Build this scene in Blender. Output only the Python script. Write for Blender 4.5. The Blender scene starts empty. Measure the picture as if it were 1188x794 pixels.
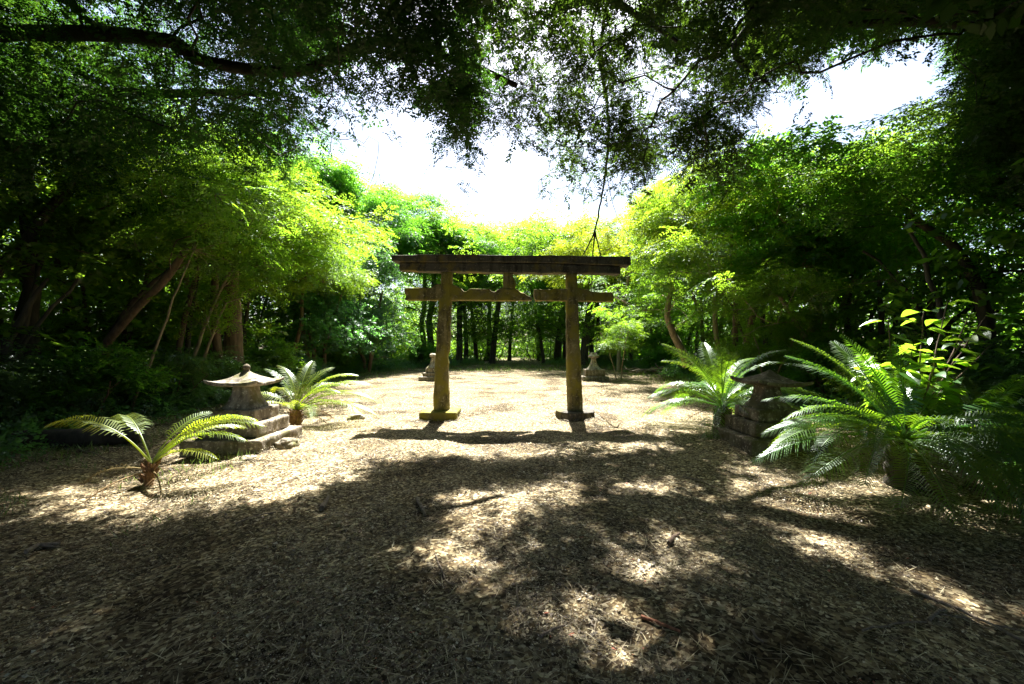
import bpy, bmesh, math, random
import numpy as np
from mathutils import Vector, noise as mnoise
R = math.radians
rng = np.random.default_rng(11)
random.seed(5)
scene = bpy.context.scene
COL = scene.collection
F, HX, HY, CZ = 480.0, 594.0, 402.0, 1.6       # focal length in photo pixels, vanishing point, eye height
SUN_EL, SUN_AZ = R(59), R(2.5)                 # sun ahead of the camera, a touch to the right
SUNV = np.array([math.sin(SUN_AZ)*math.cos(SUN_EL), math.cos(SUN_AZ)*math.cos(SUN_EL), math.sin(SUN_EL)])

def P(px, py, Y): return Vector(((px-HX)/F*Y, Y, CZ+(HY-py)/F*Y))
def G(px, py):
    Y = CZ*F/(py-HY); return Vector(((px-HX)/F*Y, Y, 0))

def tag(o, label=None, cat=None, group=None, kind=None):
    if label: o['label'] = label
    if cat: o['category'] = cat
    if group: o['group'] = group
    if kind: o['kind'] = kind
    return o
def empty(name, loc=(0, 0, 0), rz=0.0, **k):
    o = bpy.data.objects.new(name, None); COL.objects.link(o)
    o.location = loc; o.rotation_euler = (0, 0, rz); o.empty_display_size = .2
    return tag(o, **k)

# ------------------------------------------------------------------ materials
def new_mat(name):
    m = bpy.data.materials.new(name); m.use_nodes = True
    nt = m.node_tree; nt.nodes.clear()
    return m, nt, nt.nodes, nt.links
def ramp(n, stops, interp='LINEAR'):
    r = n.new('ShaderNodeValToRGB'); r.color_ramp.interpolation = interp
    e = r.color_ramp.elements
    while len(e) < len(stops): e.new(.5)
    for k, (p, c) in enumerate(stops):
        e[k].position = p; e[k].color = (c[0], c[1], c[2], 1)
    return r
def leaf_mat(name, c0, c1, c2, trans, tw=.5, rough=.45, gloss=.05, extra=None):
    """c0..c2: reflected colours over the per-leaf tint; trans: transmitted colour"""
    m, nt, n, l = new_mat(name)
    out = n.new('ShaderNodeOutputMaterial')
    at = n.new('ShaderNodeAttribute'); at.attribute_name = 'tint'
    oi = n.new('ShaderNodeObjectInfo')
    r = ramp(n, [(0, c0), (.5, c1), (1, c2)]); l.new(at.outputs['Fac'], r.inputs[0])
    hs = n.new('ShaderNodeHueSaturation')
    mr = n.new('ShaderNodeMapRange'); mr.inputs[3].default_value = .482; mr.inputs[4].default_value = .52
    l.new(oi.outputs['Random'], mr.inputs[0]); l.new(mr.outputs[0], hs.inputs['Hue'])
    l.new(r.outputs[0], hs.inputs['Color'])
    d = n.new('ShaderNodeBsdfDiffuse'); l.new(hs.outputs[0], d.inputs[0])
    t = n.new('ShaderNodeBsdfTranslucent')
    r2 = ramp(n, [(0, [x*.55 for x in trans]), (.6, trans), (1, [trans[0]*1.25, trans[1]*1.15, trans[2]])])
    l.new(at.outputs['Fac'], r2.inputs[0])
    hs2 = n.new('ShaderNodeHueSaturation'); l.new(mr.outputs[0], hs2.inputs['Hue']); l.new(r2.outputs[0], hs2.inputs['Color'])
    l.new(hs2.outputs[0], t.inputs[0])
    mx = n.new('ShaderNodeMixShader'); mx.inputs[0].default_value = tw
    l.new(d.outputs[0], mx.inputs[1]); l.new(t.outputs[0], mx.inputs[2])
    g = n.new('ShaderNodeBsdfGlossy'); g.inputs['Roughness'].default_value = rough; g.inputs['Color'].default_value = (.9, 1, .95, 1)
    m2 = n.new('ShaderNodeMixShader'); m2.inputs[0].default_value = gloss
    l.new(mx.outputs[0], m2.inputs[1]); l.new(g.outputs[0], m2.inputs[2])
    l.new(m2.outputs[0], out.inputs[0])
    return m
M = {}
M['leaf_bright'] = leaf_mat('leaf_bright', (.035,.08,.010), (.055,.12,.012), (.11,.16,.016), (.27,.48,.025), .6, gloss=.03)
M['leaf_yellow'] = leaf_mat('leaf_yellow', (.06,.10,.012), (.09,.14,.015), (.16,.19,.02), (.36,.52,.025), .58, gloss=.03)
M['leaf_mid'] = leaf_mat('leaf_mid', (.025,.055,.014), (.035,.08,.016), (.06,.12,.016), (.24,.48,.03), .62, gloss=.03)
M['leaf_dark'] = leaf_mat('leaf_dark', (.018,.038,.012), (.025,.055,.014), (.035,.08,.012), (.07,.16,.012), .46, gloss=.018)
M['leaf_grey'] = leaf_mat('leaf_grey', (.03,.06,.03), (.045,.09,.04), (.07,.13,.04), (.18,.40,.06), .55, gloss=.05)
M['leaf_cycad'] = leaf_mat('leaf_cycad', (.025,.07,.012), (.04,.10,.014), (.07,.14,.016), (.26,.48,.015), .5, rough=.36, gloss=.07)
M['leaf_cycad_pale'] = leaf_mat('leaf_cycad_pale', (.07,.11,.02), (.11,.17,.03), (.17,.22,.04), (.44,.56,.02), .55, rough=.4, gloss=.05)
M['leaf_broad'] = leaf_mat('leaf_broad', (.03,.10,.015), (.045,.15,.02), (.15,.20,.02), (.30,.62,.03), .6, rough=.35, gloss=.06)
M['leaf_dry'] = leaf_mat('dry_frond', (.10,.06,.03), (.17,.11,.055), (.26,.18,.09), (.12,.07,.03), .25, gloss=.02)
M['grass'] = leaf_mat('grass_blades', (.05,.08,.02), (.08,.12,.025), (.16,.17,.05), (.2,.3,.04), .4)

def bark_mat(name, a, b, scale=14):
    m, nt, n, l = new_mat(name)
    out = n.new('ShaderNodeOutputMaterial'); bs = n.new('ShaderNodeBsdfPrincipled'); bs.inputs['Roughness'].default_value = .9
    tc = n.new('ShaderNodeTexCoord'); mp = n.new('ShaderNodeMapping'); mp.inputs['Scale'].default_value = (scale, scale, scale*.25)
    l.new(tc.outputs['Object'], mp.inputs[0])
    nz = n.new('ShaderNodeTexNoise'); nz.inputs['Scale'].default_value = 1; nz.inputs['Detail'].default_value = 5
    l.new(mp.outputs[0], nz.inputs[0])
    r = ramp(n, [(.3, a), (.7, b)]); l.new(nz.outputs[0], r.inputs[0]); l.new(r.outputs[0], bs.inputs['Base Color'])
    bp = n.new('ShaderNodeBump'); bp.inputs['Strength'].default_value = .6; bp.inputs['Distance'].default_value = .03
    l.new(nz.outputs[0], bp.inputs['Height']); l.new(bp.outputs[0], bs.inputs['Normal'])
    l.new(bs.outputs[0], out.inputs[0]); return m
M['bark_dark'] = bark_mat('bark_dark', (.022,.018,.013), (.075,.06,.045), 10)
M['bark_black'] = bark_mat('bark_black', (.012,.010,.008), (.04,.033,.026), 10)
M['bark_brown'] = bark_mat('bark_brown', (.07,.045,.028), (.17,.11,.07))
M['bark_pale'] = bark_mat('bark_pale', (.16,.12,.07), (.32,.25,.16))
M['stick'] = bark_mat('dead_wood', (.10,.07,.05), (.30,.24,.18), 40)
M['stick_red'] = bark_mat('reddish_dead_wood', (.14,.05,.025), (.30,.13,.07), 40)
M['stump_fibre'] = bark_mat('stump_fibre', (.10,.05,.02), (.26,.14,.06), 60)

def stone_mat(name, a, b, lichen, moss, moss_amt=.5, streak=True):
    m, nt, n, l = new_mat(name)
    out = n.new('ShaderNodeOutputMaterial'); bs = n.new('ShaderNodeBsdfPrincipled'); bs.inputs['Roughness'].default_value = .92
    bs.inputs['Specular IOR Level'].default_value = .2
    tc = n.new('ShaderNodeTexCoord')
    def nz(s, d=6, sc=(1, 1, 1), rough=.6):
        mp = n.new('ShaderNodeMapping'); mp.inputs['Scale'].default_value = sc; l.new(tc.outputs['Object'], mp.inputs[0])
        x = n.new('ShaderNodeTexNoise'); x.inputs['Scale'].default_value = s; x.inputs['Detail'].default_value = d; x.inputs['Roughness'].default_value = rough
        l.new(mp.outputs[0], x.inputs[0]); return x
    base = nz(5); r = ramp(n, [(.32, a), (.68, b)]); l.new(base.outputs[0], r.inputs[0])
    st = nz(9, 5, (1, 1, .18)); rs = ramp(n, [(.42, (0, 0, 0)), (.66, (1, 1, 1))]); l.new(st.outputs[0], rs.inputs[0])
    mx = n.new('ShaderNodeMix'); mx.data_type = 'RGBA'; l.new(rs.outputs[0], mx.inputs[0]); l.new(r.outputs[0], mx.inputs[6])
    mx.inputs[7].default_value = (*[c*.45 for c in a], 1)
    li = nz(22, 3); rl = ramp(n, [(.57, (0, 0, 0)), (.66, (1, 1, 1))]); l.new(li.outputs[0], rl.inputs[0])
    m2 = n.new('ShaderNodeMix'); m2.data_type = 'RGBA'; l.new(rl.outputs[0], m2.inputs[0]); l.new(mx.outputs[2], m2.inputs[6]); m2.inputs[7].default_value = (*lichen, 1)
    mo = nz(3, 7); rm = ramp(n, [(.62-.25*moss_amt, (0, 0, 0)), (.74-.2*moss_amt, (1, 1, 1))]); l.new(mo.outputs[0], rm.inputs[0])
    m3 = n.new('ShaderNodeMix'); m3.data_type = 'RGBA'; l.new(rm.outputs[0], m3.inputs[0]); l.new(m2.outputs[2], m3.inputs[6]); m3.inputs[7].default_value = (*moss, 1)
    l.new(m3.outputs[2], bs.inputs['Base Color'])
    fb = nz(60, 6); bp = n.new('ShaderNodeBump'); bp.inputs['Strength'].default_value = .55; bp.inputs['Distance'].default_value = .012
    l.new(fb.outputs[0], bp.inputs['Height'])
    b2 = n.new('ShaderNodeBump'); b2.inputs['Strength'].default_value = .5; b2.inputs['Distance'].default_value = .03
    l.new(base.outputs[0], b2.inputs['Height']); l.new(bp.outputs[0], b2.inputs['Normal']); l.new(b2.outputs[0], bs.inputs['Normal'])
    l.new(bs.outputs[0], out.inputs[0]); return m
M['torii'] = stone_mat('weathered_torii_concrete', (.12,.104,.05), (.26,.22,.105), (.31,.28,.17), (.20,.175,.03), .75)
M['torii_top'] = stone_mat('dark_torii_concrete', (.06,.056,.052), (.125,.112,.09), (.17,.155,.12), (.15,.12,.04), .35)  # darker concrete for the two top beams and the right footing
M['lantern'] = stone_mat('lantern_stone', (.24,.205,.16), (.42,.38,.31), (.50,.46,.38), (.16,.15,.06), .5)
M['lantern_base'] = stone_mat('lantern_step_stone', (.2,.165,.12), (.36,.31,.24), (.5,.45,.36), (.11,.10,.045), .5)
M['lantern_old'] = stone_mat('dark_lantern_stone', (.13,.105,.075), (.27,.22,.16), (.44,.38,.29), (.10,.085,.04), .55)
M['rock'] = stone_mat('rock', (.2,.17,.12), (.38,.33,.25), (.5,.45,.34), (.12,.12,.04), .45)

# ground: dry chips of leaf and pod
def ground_mat():
    m, nt, n, l = new_mat('litter_ground')
    out = n.new('ShaderNodeOutputMaterial'); bs = n.new('ShaderNodeBsdfPrincipled'); bs.inputs['Roughness'].default_value = .95
    bs.inputs['Specular IOR Level'].default_value = .15
    tc = n.new('ShaderNodeTexCoord')
    v = n.new('ShaderNodeTexVoronoi'); v.inputs['Scale'].default_value = 48; l.new(tc.outputs['Object'], v.inputs[0])
    sp = n.new('ShaderNodeSeparateColor'); l.new(v.outputs['Color'], sp.inputs[0])
    r = ramp(n, [(0, (.04,.028,.016)), (.4, (.125,.095,.055)), (.7, (.25,.207,.128)), (.92, (.43,.38,.25)), (1, (.62,.56,.41))])
    l.new(sp.outputs[0], r.inputs[0])
    v2 = n.new('ShaderNodeTexVoronoi'); v2.inputs['Scale'].default_value = 19; l.new(tc.outputs['Object'], v2.inputs[0])
    sp2 = n.new('ShaderNodeSeparateColor'); l.new(v2.outputs['Color'], sp2.inputs[0])
    r2 = ramp(n, [(0, (.5,.5,.5)), (.5, (1,1,1)), (1, (1.25,1.2,1.1))]); l.new(sp2.outputs[1], r2.inputs[0])
    mu = n.new('ShaderNodeMix'); mu.data_type = 'RGBA'; mu.blend_type = 'MULTIPLY'; mu.inputs[0].default_value = 1
    l.new(r.outputs[0], mu.inputs[6]); l.new(r2.outputs[0], mu.inputs[7])
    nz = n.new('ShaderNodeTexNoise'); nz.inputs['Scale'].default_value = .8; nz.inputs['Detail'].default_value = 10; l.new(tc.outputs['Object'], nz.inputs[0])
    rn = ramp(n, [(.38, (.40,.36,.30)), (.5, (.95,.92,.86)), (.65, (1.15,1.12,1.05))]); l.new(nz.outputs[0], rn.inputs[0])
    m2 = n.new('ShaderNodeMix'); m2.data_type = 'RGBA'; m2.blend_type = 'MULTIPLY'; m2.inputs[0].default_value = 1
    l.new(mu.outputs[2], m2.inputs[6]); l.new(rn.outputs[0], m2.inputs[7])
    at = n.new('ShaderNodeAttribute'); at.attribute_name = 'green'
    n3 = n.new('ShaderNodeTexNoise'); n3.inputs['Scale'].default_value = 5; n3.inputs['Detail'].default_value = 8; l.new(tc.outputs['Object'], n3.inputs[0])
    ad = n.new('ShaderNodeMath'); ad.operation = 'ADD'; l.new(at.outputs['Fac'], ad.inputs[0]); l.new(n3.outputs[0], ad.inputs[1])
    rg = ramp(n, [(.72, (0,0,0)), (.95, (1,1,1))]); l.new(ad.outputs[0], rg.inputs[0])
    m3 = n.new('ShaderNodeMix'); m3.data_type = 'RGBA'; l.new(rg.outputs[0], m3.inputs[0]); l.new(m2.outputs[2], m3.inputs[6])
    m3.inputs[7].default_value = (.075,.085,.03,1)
    l.new(m3.outputs[2], bs.inputs['Base Color'])
    b = n.new('ShaderNodeBump'); b.inputs['Strength'].default_value = .9; b.inputs['Distance'].default_value = .02
    l.new(sp.outputs[1], b.inputs['Height']); 
    b2 = n.new('ShaderNodeBump'); b2.inputs['Strength'].default_value = .8; b2.inputs['Distance'].default_value = .03
    l.new(sp2.outputs[0], b2.inputs['Height']); l.new(b.outputs[0], b2.inputs['Normal']); l.new(b2.outputs[0], bs.inputs['Normal'])
    l.new(bs.outputs[0], out.inputs[0]); return m
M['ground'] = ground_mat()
def litter_mat():
    m, nt, n, l = new_mat('dry_leaf_chips')
    out = n.new('ShaderNodeOutputMaterial')
    at = n.new('ShaderNodeAttribute'); at.attribute_name = 'tint'
    r = ramp(n, [(0, (.03,.02,.011)), (.3, (.085,.06,.033)), (.55, (.20,.155,.085)), (.8, (.44,.38,.225)), (.93, (.70,.64,.48)), (.96, (.33,.33,.07)), (.985, (.14,.17,.04)), (1, (.32,.09,.04))])
    l.new(at.outputs['Fac'], r.inputs[0])
    bs = n.new('ShaderNodeBsdfPrincipled'); bs.inputs['Roughness'].default_value = .6; bs.inputs['Specular IOR Level'].default_value = .4
    l.new(r.outputs[0], bs.inputs['Base Color']); l.new(bs.outputs[0], out.inputs[0]); return m
M['litter'] = litter_mat()

# ------------------------------------------------------------------ mesh collecting
class MB:
    def __init__(s): s.v = []; s.q = []; s.t = []; s.n = 0
    def add(s, v, q, t=None):
        v = np.asarray(v, dtype=np.float32).reshape(-1, 3); q = np.asarray(q, dtype=np.int64).reshape(-1, 4)
        s.v.append(v); s.q.append(q+s.n); s.n += len(v)
        s.t.append(np.full(len(q), .5, np.float32) if t is None else np.broadcast_to(np.asarray(t, np.float32), (len(q),)).copy())
    def quads(s, v4, t=None):          # (n,4,3)
        n = len(v4)
        if n: s.add(v4.reshape(-1, 3), np.arange(n*4).reshape(n, 4), t)
    def tube(s, pts, rad, sides=6, t=.5, cap=False):
        pts = np.asarray([tuple(p) for p in pts], float); rad = np.broadcast_to(np.asarray(rad, float), (len(pts),))
        d = np.gradient(pts, axis=0); d /= np.linalg.norm(d, axis=1)[:, None]+1e-9
        m = d.mean(0); ref = np.array([0, 0, 1.]) if abs(m[2]) < .8*np.linalg.norm(m) else np.array([1., 0, 0])
        a = np.cross(d, ref); a /= np.linalg.norm(a, axis=1)[:, None]+1e-9; b = np.cross(d, a)
        th = np.linspace(0, 2*np.pi, sides, endpoint=False)
        ring = pts[:, None]+rad[:, None, None]*(np.cos(th)[None, :, None]*a[:, None]+np.sin(th)[None, :, None]*b[:, None])
        k = len(pts); i = np.arange(k-1)[:, None]*sides; j = np.arange(sides)[None]; j2 = (j+1) % sides
        q = np.stack([i+j, i+j2, i+sides+j2, i+sides+j], -1).reshape(-1, 4)
        s.add(ring.reshape(-1, 3), q, t)
        if cap:
            for e in (0, k-1):
                c = ring[e]
                for w in range(0, sides-2, 2): s.add(np.array([c[0], c[w+1], c[w+2], c[(w+3) % sides]]), [[0, 1, 2, 3]], t)
    def mesh(s, name, mat, smooth=False):
        v = np.concatenate(s.v).astype(np.float32); q = np.concatenate(s.q).astype(np.int32); t = np.concatenate(s.t)
        me = bpy.data.meshes.new(name)
        me.vertices.add(len(v)); me.vertices.foreach_set('co', v.ravel())
        me.loops.add(len(q)*4); me.loops.foreach_set('vertex_index', q.ravel())
        me.polygons.add(len(q)); me.polygons.foreach_set('loop_start', np.arange(0, len(q)*4, 4, dtype=np.int32))
        at = me.attributes.new('tint', 'FLOAT', 'FACE'); at.data.foreach_set('value', t.astype(np.float32))
        me.materials.append(M[mat] if isinstance(mat, str) else mat)
        if smooth: me.polygons.foreach_set('use_smooth', np.ones(len(q), bool))
        me.update(calc_edges=True); return me
    def build(s, name, mat, parent=None, smooth=False, loc=(0, 0, 0)):
        o = bpy.data.objects.new(name, s.mesh(name, mat, smooth)); COL.objects.link(o); o.location = loc
        if parent is not None: o.parent = parent
        return o
def link_mesh(name, me, parent=None, loc=(0, 0, 0)):
    o = bpy.data.objects.new(name, me); COL.objects.link(o); o.location = loc
    if parent is not None: o.parent = parent
    return o

# ------------------------------------------------------------------ leaf sprays
def rhomb(base, d, side, L, W, bend=0.0):
    """(n,3) arrays -> (n,4,3) leaf shaped quads"""
    up = np.cross(side, d)
    mid = base+d*L[:, None]*.45
    return np.stack([base, mid+side*W[:, None]*.5+up*bend*L[:, None], base+d*L[:, None], mid-side*W[:, None]*.5+up*bend*L[:, None]], 1)
def nrm(a): return a/(np.linalg.norm(a, axis=-1, keepdims=True)+1e-9)
def spray_pinnate(g, K, Mp, T, RL, LL, LW, droop=.35):
    out = []
    for k in range(K):
        u = (k+.6)/K; s = 1 if k % 2 else -1
        b = np.array([T*u, 0, -.12*T*u*u])
        ang = s*R(g.uniform(35, 70)) if k < K-1 else R(g.uniform(-12, 12))
        d0 = np.array([math.cos(ang), math.sin(ang), g.uniform(-.1, .25)])
        rl = RL*(1-.35*abs(u-.5))*g.uniform(.8, 1.15)
        w = (np.arange(Mp)+1.)/Mp
        pts = b+d0*rl*w[:, None]; pts[:, 2] -= droop*rl*w**2
        dd = nrm(np.gradient(pts, axis=0)) if Mp > 1 else nrm(d0[None])
        side = nrm(np.cross(np.array([0, 0, 1.]), dd))
        for q in (1, -1):
            ld = nrm(dd*.55+side*q*.85+g.normal(0, .12, (Mp, 3))+np.array([0, 0, -.12]))
            ls = nrm(np.cross(ld, np.array([0, 0, 1.])+g.normal(0, .3, (Mp, 3))))
            out.append(rhomb(pts, ld, ls, LL*g.uniform(.75, 1.15, Mp)*(1-.35*w**3), LW*g.uniform(.8, 1.15, Mp)))
    return np.concatenate(out)
def spray_broad(g, K, T, LL, LW):
    u = (np.arange(K)+.5)/K; s = np.where(np.arange(K) % 2, 1, -1)
    b = np.stack([T*u, g.normal(0, .04*T, K), -.15*T*u*u+g.normal(0, .06*T, K)], 1)
    ang = s*np.radians(g.uniform(25, 95, K))
    d = nrm(np.stack([np.cos(ang), np.sin(ang), g.uniform(-.7, .35, K)], 1))
    side = nrm(np.cross(d, np.array([0, 0, 1.])+g.normal(0, .45, (K, 3))))
    return rhomb(b, d, side, LL*g.uniform(.6, 1.15, K), LW*g.uniform(.7, 1.1, K))
g0 = np.random.default_rng(3)
SPR = {
 'feather_near': [spray_pinnate(g0, 6, 7, .36, .26, .058, .027) for _ in range(5)],
 'feather': [spray_pinnate(g0, 6, 5, .55, .40, .11, .045) for _ in range(5)],
 'feather_far': [spray_pinnate(g0, 5, 4, .8, .55, .19, .085) for _ in range(4)],
 'broad': [spray_broad(g0, 22, .6, .15, .075) for _ in range(5)],
 'broad_far': [spray_broad(g0, 22, .9, .25, .13) for _ in range(4)],
 'coarse': [spray_broad(g0, 14, .7, .30, .17) for _ in range(4)],
 'small': [spray_broad(g0, 34, .45, .075, .042) for _ in range(5)],
}
def put_sprays(mb, kind, pos, g, yaw=None, pitch=(-8, 16), roll=22, sc=(.8, 1.2), tint=None, keep=None):
    var = SPR[kind]; n = len(pos)
    if n == 0: return
    which = g.integers(0, len(var), n)
    yaw = g.uniform(0, 2*np.pi, n) if yaw is None else yaw+g.normal(0, .6, n)
    pt = np.radians(g.normal(pitch[0], pitch[1], n)); rl = np.radians(g.normal(0, roll, n)); s = g.uniform(sc[0], sc[1], n)
    cy, sy, cp, sp, cr, sr = np.cos(yaw), np.sin(yaw), np.cos(pt), np.sin(pt), np.cos(rl), np.sin(rl)
    Z = np.zeros(n); O = np.ones(n)
    Rz = np.stack([cy, -sy, Z, sy, cy, Z, Z, Z, O], 1).reshape(n, 3, 3)
    Ry = np.stack([cp, Z, -sp, Z, O, Z, sp, Z, cp], 1).reshape(n, 3, 3)
    Rx = np.stack([O, Z, Z, Z, cr, -sr, Z, sr, cr], 1).reshape(n, 3, 3)
    Mx = (Rz@Ry@Rx)*s[:, None, None]
    tb = g.beta(2.2, 2.6, n) if tint is None else tint
    for k in range(len(var)):
        i = np.where(which == k)[0]
        if not len(i): continue
        V = var[k]; m = len(V)
        W = np.einsum('nij,mj->nmi', Mx[i], V.reshape(-1, 3)).reshape(len(i), m, 4, 3)+pos[i][:, None, None, :]
        t = np.clip(tb[i][:, None]*.7+g.uniform(0, .3, (len(i), m)), 0, 1)
        mb.quads(W.reshape(-1, 4, 3), t.ravel())

# ------------------------------------------------------------------ branching
def skeleton(mb, trunk, trad, clumps, g, r_tip=.012, power=2.4, zpen=.8, wob=.12, maxr=None, sides=6):
    """trunk: list of polylines (first is the trunk, others start anywhere and join the nearest node); clumps joined by the cheapest path"""
    nodes = []; par = []; path = []; base_r = []
    for pl, rr in zip(trunk, trad):
        pl = [np.array(p, float) for p in pl]
        for k, p in enumerate(pl):
            if k == 0:
                if not nodes: par.append(-1); path.append(0)
                else:
                    dd = np.linalg.norm(np.array(nodes)-p, axis=1); j = int(dd.argmin()); par.append(j); path.append(path[j]+dd[j])
            else: par.append(len(nodes)-1); path.append(path[-1]+np.linalg.norm(p-pl[k-1]))
            nodes.append(p); base_r.append(rr[0]+(rr[1]-rr[0])*k/max(1, len(pl)-1))
    nt = len(nodes); C = np.array(clumps, float).reshape(-1, 3); n = len(C)
    if n:
        def cost(c, p, pp): 
            d = np.linalg.norm(C-p, axis=1)
            return d+.22*pp+zpen*np.maximum(0, p[2]-C[:, 2]+.1*d)
        best = np.full(n, 1e9); bp = np.zeros(n, int); done = np.zeros(n, bool)
        for j in range(nt):
            if nodes[j][2] < C[:, 2].min()-1.5 and j < nt-1 and len(trunk) == 1 and nodes[j][2] < nodes[nt-1][2]*.45: continue
            c = cost(C, nodes[j], path[j]); m = c < best; best[m] = c[m]; bp[m] = j
        for _ in range(n):
            b = np.where(done, 1e9, best); i = int(b.argmin()); done[i] = True
            j = bp[i]; nodes.append(C[i]); par.append(j); path.append(path[j]+np.linalg.norm(C[i]-nodes[j])); base_r.append(0)
            c = cost(C, C[i], path[-1]); m = (c < best) & ~done; best[m] = c[m]; bp[m] = len(nodes)-1
    N = len(nodes); load = np.zeros(N); kids = np.zeros(N, int)
    for i in range(N-1, 0, -1):
        if kids[i] == 0 and i >= nt: load[i] = r_tip**power
        if par[i] >= 0: load[par[i]] += load[i]; kids[par[i]] += 1
    rad = np.maximum(load**(1/power), 0)
    if maxr: rad = np.minimum(rad, maxr)
    for i in range(nt): rad[i] = base_r[i]
    k = 0                                   # hand-laid polylines as smooth tubes
    for pl in trunk:
        m = len(pl); idx = list(range(k, k+m)); pts = [nodes[i] for i in idx]; rr = [rad[i] for i in idx]
        if k and par[k] >= 0: pts = [nodes[par[k]]]+pts; rr = [min(rr[0]*1.1, rad[par[k]])]+rr
        fp, fr = smooth_line(pts, rr, 4, g, .03)
        if k == 0: fr[0] *= 1.35; fr[1] *= 1.1
        mb.tube(fp, fr, 10, g.uniform(0, 1)); k += m
    for i in range(nt, N):
        a = nodes[par[i]]; b = nodes[i]; L = np.linalg.norm(b-a)
        m = 4 if L > .7 else 3
        w = np.linspace(0, 1, m)[:, None]; pts = a+(b-a)*w
        pts[1:-1] += g.normal(0, wob*L*.5, (m-2, 3)); 
        r1 = max(rad[i], r_tip*.8); r0 = min(rad[par[i]], r1*1.35)
        mb.tube(pts, np.linspace(r0, r1, m), sides if r1 > .03 else 4, g.uniform(0, 1))
    return nodes
def smooth_line(pts, rr, sub, g, wob=0):
    pts = np.array([tuple(p) for p in pts], float); n = len(pts); o = []; r = []
    for i in range(n-1):
        p0 = pts[max(i-1, 0)]; p1 = pts[i]; p2 = pts[i+1]; p3 = pts[min(i+2, n-1)]
        for s in range(sub):
            t = s/sub
            q = .5*((2*p1)+(-p0+p2)*t+(2*p0-5*p1+4*p2-p3)*t*t+(-p0+3*p1-3*p2+p3)*t**3)
            if (i or s): q = q+g.normal(0, wob*.5*np.linalg.norm(p2-p1)/sub*2, 3)
            o.append(q); r.append(rr[i]+(rr[i+1]-rr[i])*t)
    o.append(pts[-1]); r.append(rr[-1]); return np.array(o), np.array(r)

def lobed(g, n, R0, H, zb, nl, kind):
    """clump centres in a lobed crown"""
    L = []
    for k in range(nl):
        a = 2*np.pi*(k*.618+g.uniform(-.05, .05)); u = math.sqrt((k+.5)/nl)
        if kind == 'umbrella':
            r = R0*.78*u; z = zb+(H-zb)*((1-.62*u*u)*g.uniform(.55, .95)); rl = R0*g.uniform(.24, .38); fl = .32
        elif kind == 'round':
            r = R0*.7*u*g.uniform(.6, 1.1); z = zb+(H-zb)*g.uniform(.15, .9)*(1-.3*u); rl = R0*g.uniform(.3, .42); fl = .75
        else:   # bush: foliage to the ground
            v = g.uniform(0, 1); r = R0*(.75*(1-.45*v))*math.sqrt(g.uniform(.1, 1)); z = zb+(H-zb)*v*.9; rl = R0*g.uniform(.3, .45); fl = .8
        L.append((r*math.cos(a), r*math.sin(a), z, rl, fl))
    out = []
    for i in range(n):
        x, y, z, rl, fl = L[g.integers(0, nl)]
        d = nrm(g.normal(0, 1, 3)); d[2] = abs(d[2])*.9-.25 if kind != 'bush' else d[2]
        q = rl*g.uniform(.45, 1)**.5
        out.append((x+d[0]*q, y+d[1]*q, max(.25, z+d[2]*q*fl)))
    return np.array(out)
def crown_sprays(mb, kind, cl, per, g, spread=.42, flat=.45, centre=None, sc=(.8, 1.2), pitch=(-8, 16), prune=None, tints=None):
    tc = g.beta(2, 2, len(cl))
    pos = np.repeat(cl, per, 0)+g.normal(0, 1, (len(cl)*per, 3))*np.array([spread, spread, spread*flat])
    ti = np.clip(np.repeat(tc, per)*.6+g.uniform(0, .4, len(pos)), 0, 1)
    if prune is not None: k = prune(pos); pos = pos[k]; ti = ti[k]
    yaw = None
    if centre is not None: yaw = np.arctan2(pos[:, 1]-centre[1], pos[:, 0]-centre[0])
    put_sprays(mb, kind, pos, g, yaw, pitch, sc=sc, tint=ti)
    return pos
class Template: pass
def tree_template(seed, H, R0, zb, kind, spray, n, per, leaf, bark, tr, stems=1, lean=0., nl=12, spread=.42, sc=(.8, 1.2), fork=None):
    g = np.random.default_rng(seed); T = Template()
    cl = lobed(g, n, R0, H, zb, nl, kind)
    lines = []; rads = []
    for s in range(stems):
        a = g.uniform(0, 6.28); top = zb+(H-zb)*.55; off = 0 if stems == 1 else .25
        lx, ly = lean*math.cos(a), lean*math.sin(a)
        b = np.array([off*math.cos(a)*.6, off*math.sin(a)*.6, -.15]); m = 6
        pl = [b+np.array([(lx+off*3*math.cos(a))*(k/m)**1.4+g.normal(0, .02*H*.4)*(k > 0), (ly+off*3*math.sin(a))*(k/m)**1.4+g.normal(0, .02*H*.4)*(k > 0), (top+.15)*k/m]) for k in range(m+1)]
        lines.append(pl); rads.append((tr*g.uniform(.8, 1), tr*.45))
    if stems > 1:   # independent stems: give each its own share of clumps
        bm = MB(); own = np.array([int(np.argmin([np.linalg.norm(c[:2]-pl[-1][:2]) for pl in lines])) for c in cl])
        for s in range(stems): skeleton(bm, [lines[s]], [rads[s]], cl[own == s], g, r_tip=.009)
    else:
        bm = MB(); skeleton(bm, lines, rads, cl, g, r_tip=.011*max(1, R0/4))
    cm = MB(); crown_sprays(cm, spray, cl, per, g, spread, centre=(0, 0), sc=sc)
    T.branch = bm.mesh('trunk', bark, True); T.crown = cm.mesh('crown', leaf); T.H = H
    return T
def place_tree(T, name, x, y, h, label, cat='tree', rz=None, group=None, wide=1.0, z=0.0):
    r = empty(name, (x, y, z), random.uniform(0, 6.28) if rz is None else rz, label=label, cat=cat, group=group)
    s = h/T.H; r.scale = (s*wide, s*wide, s)
    link_mesh('trunk', T.branch, r); link_mesh('crown', T.crown, r)
    return r

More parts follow.
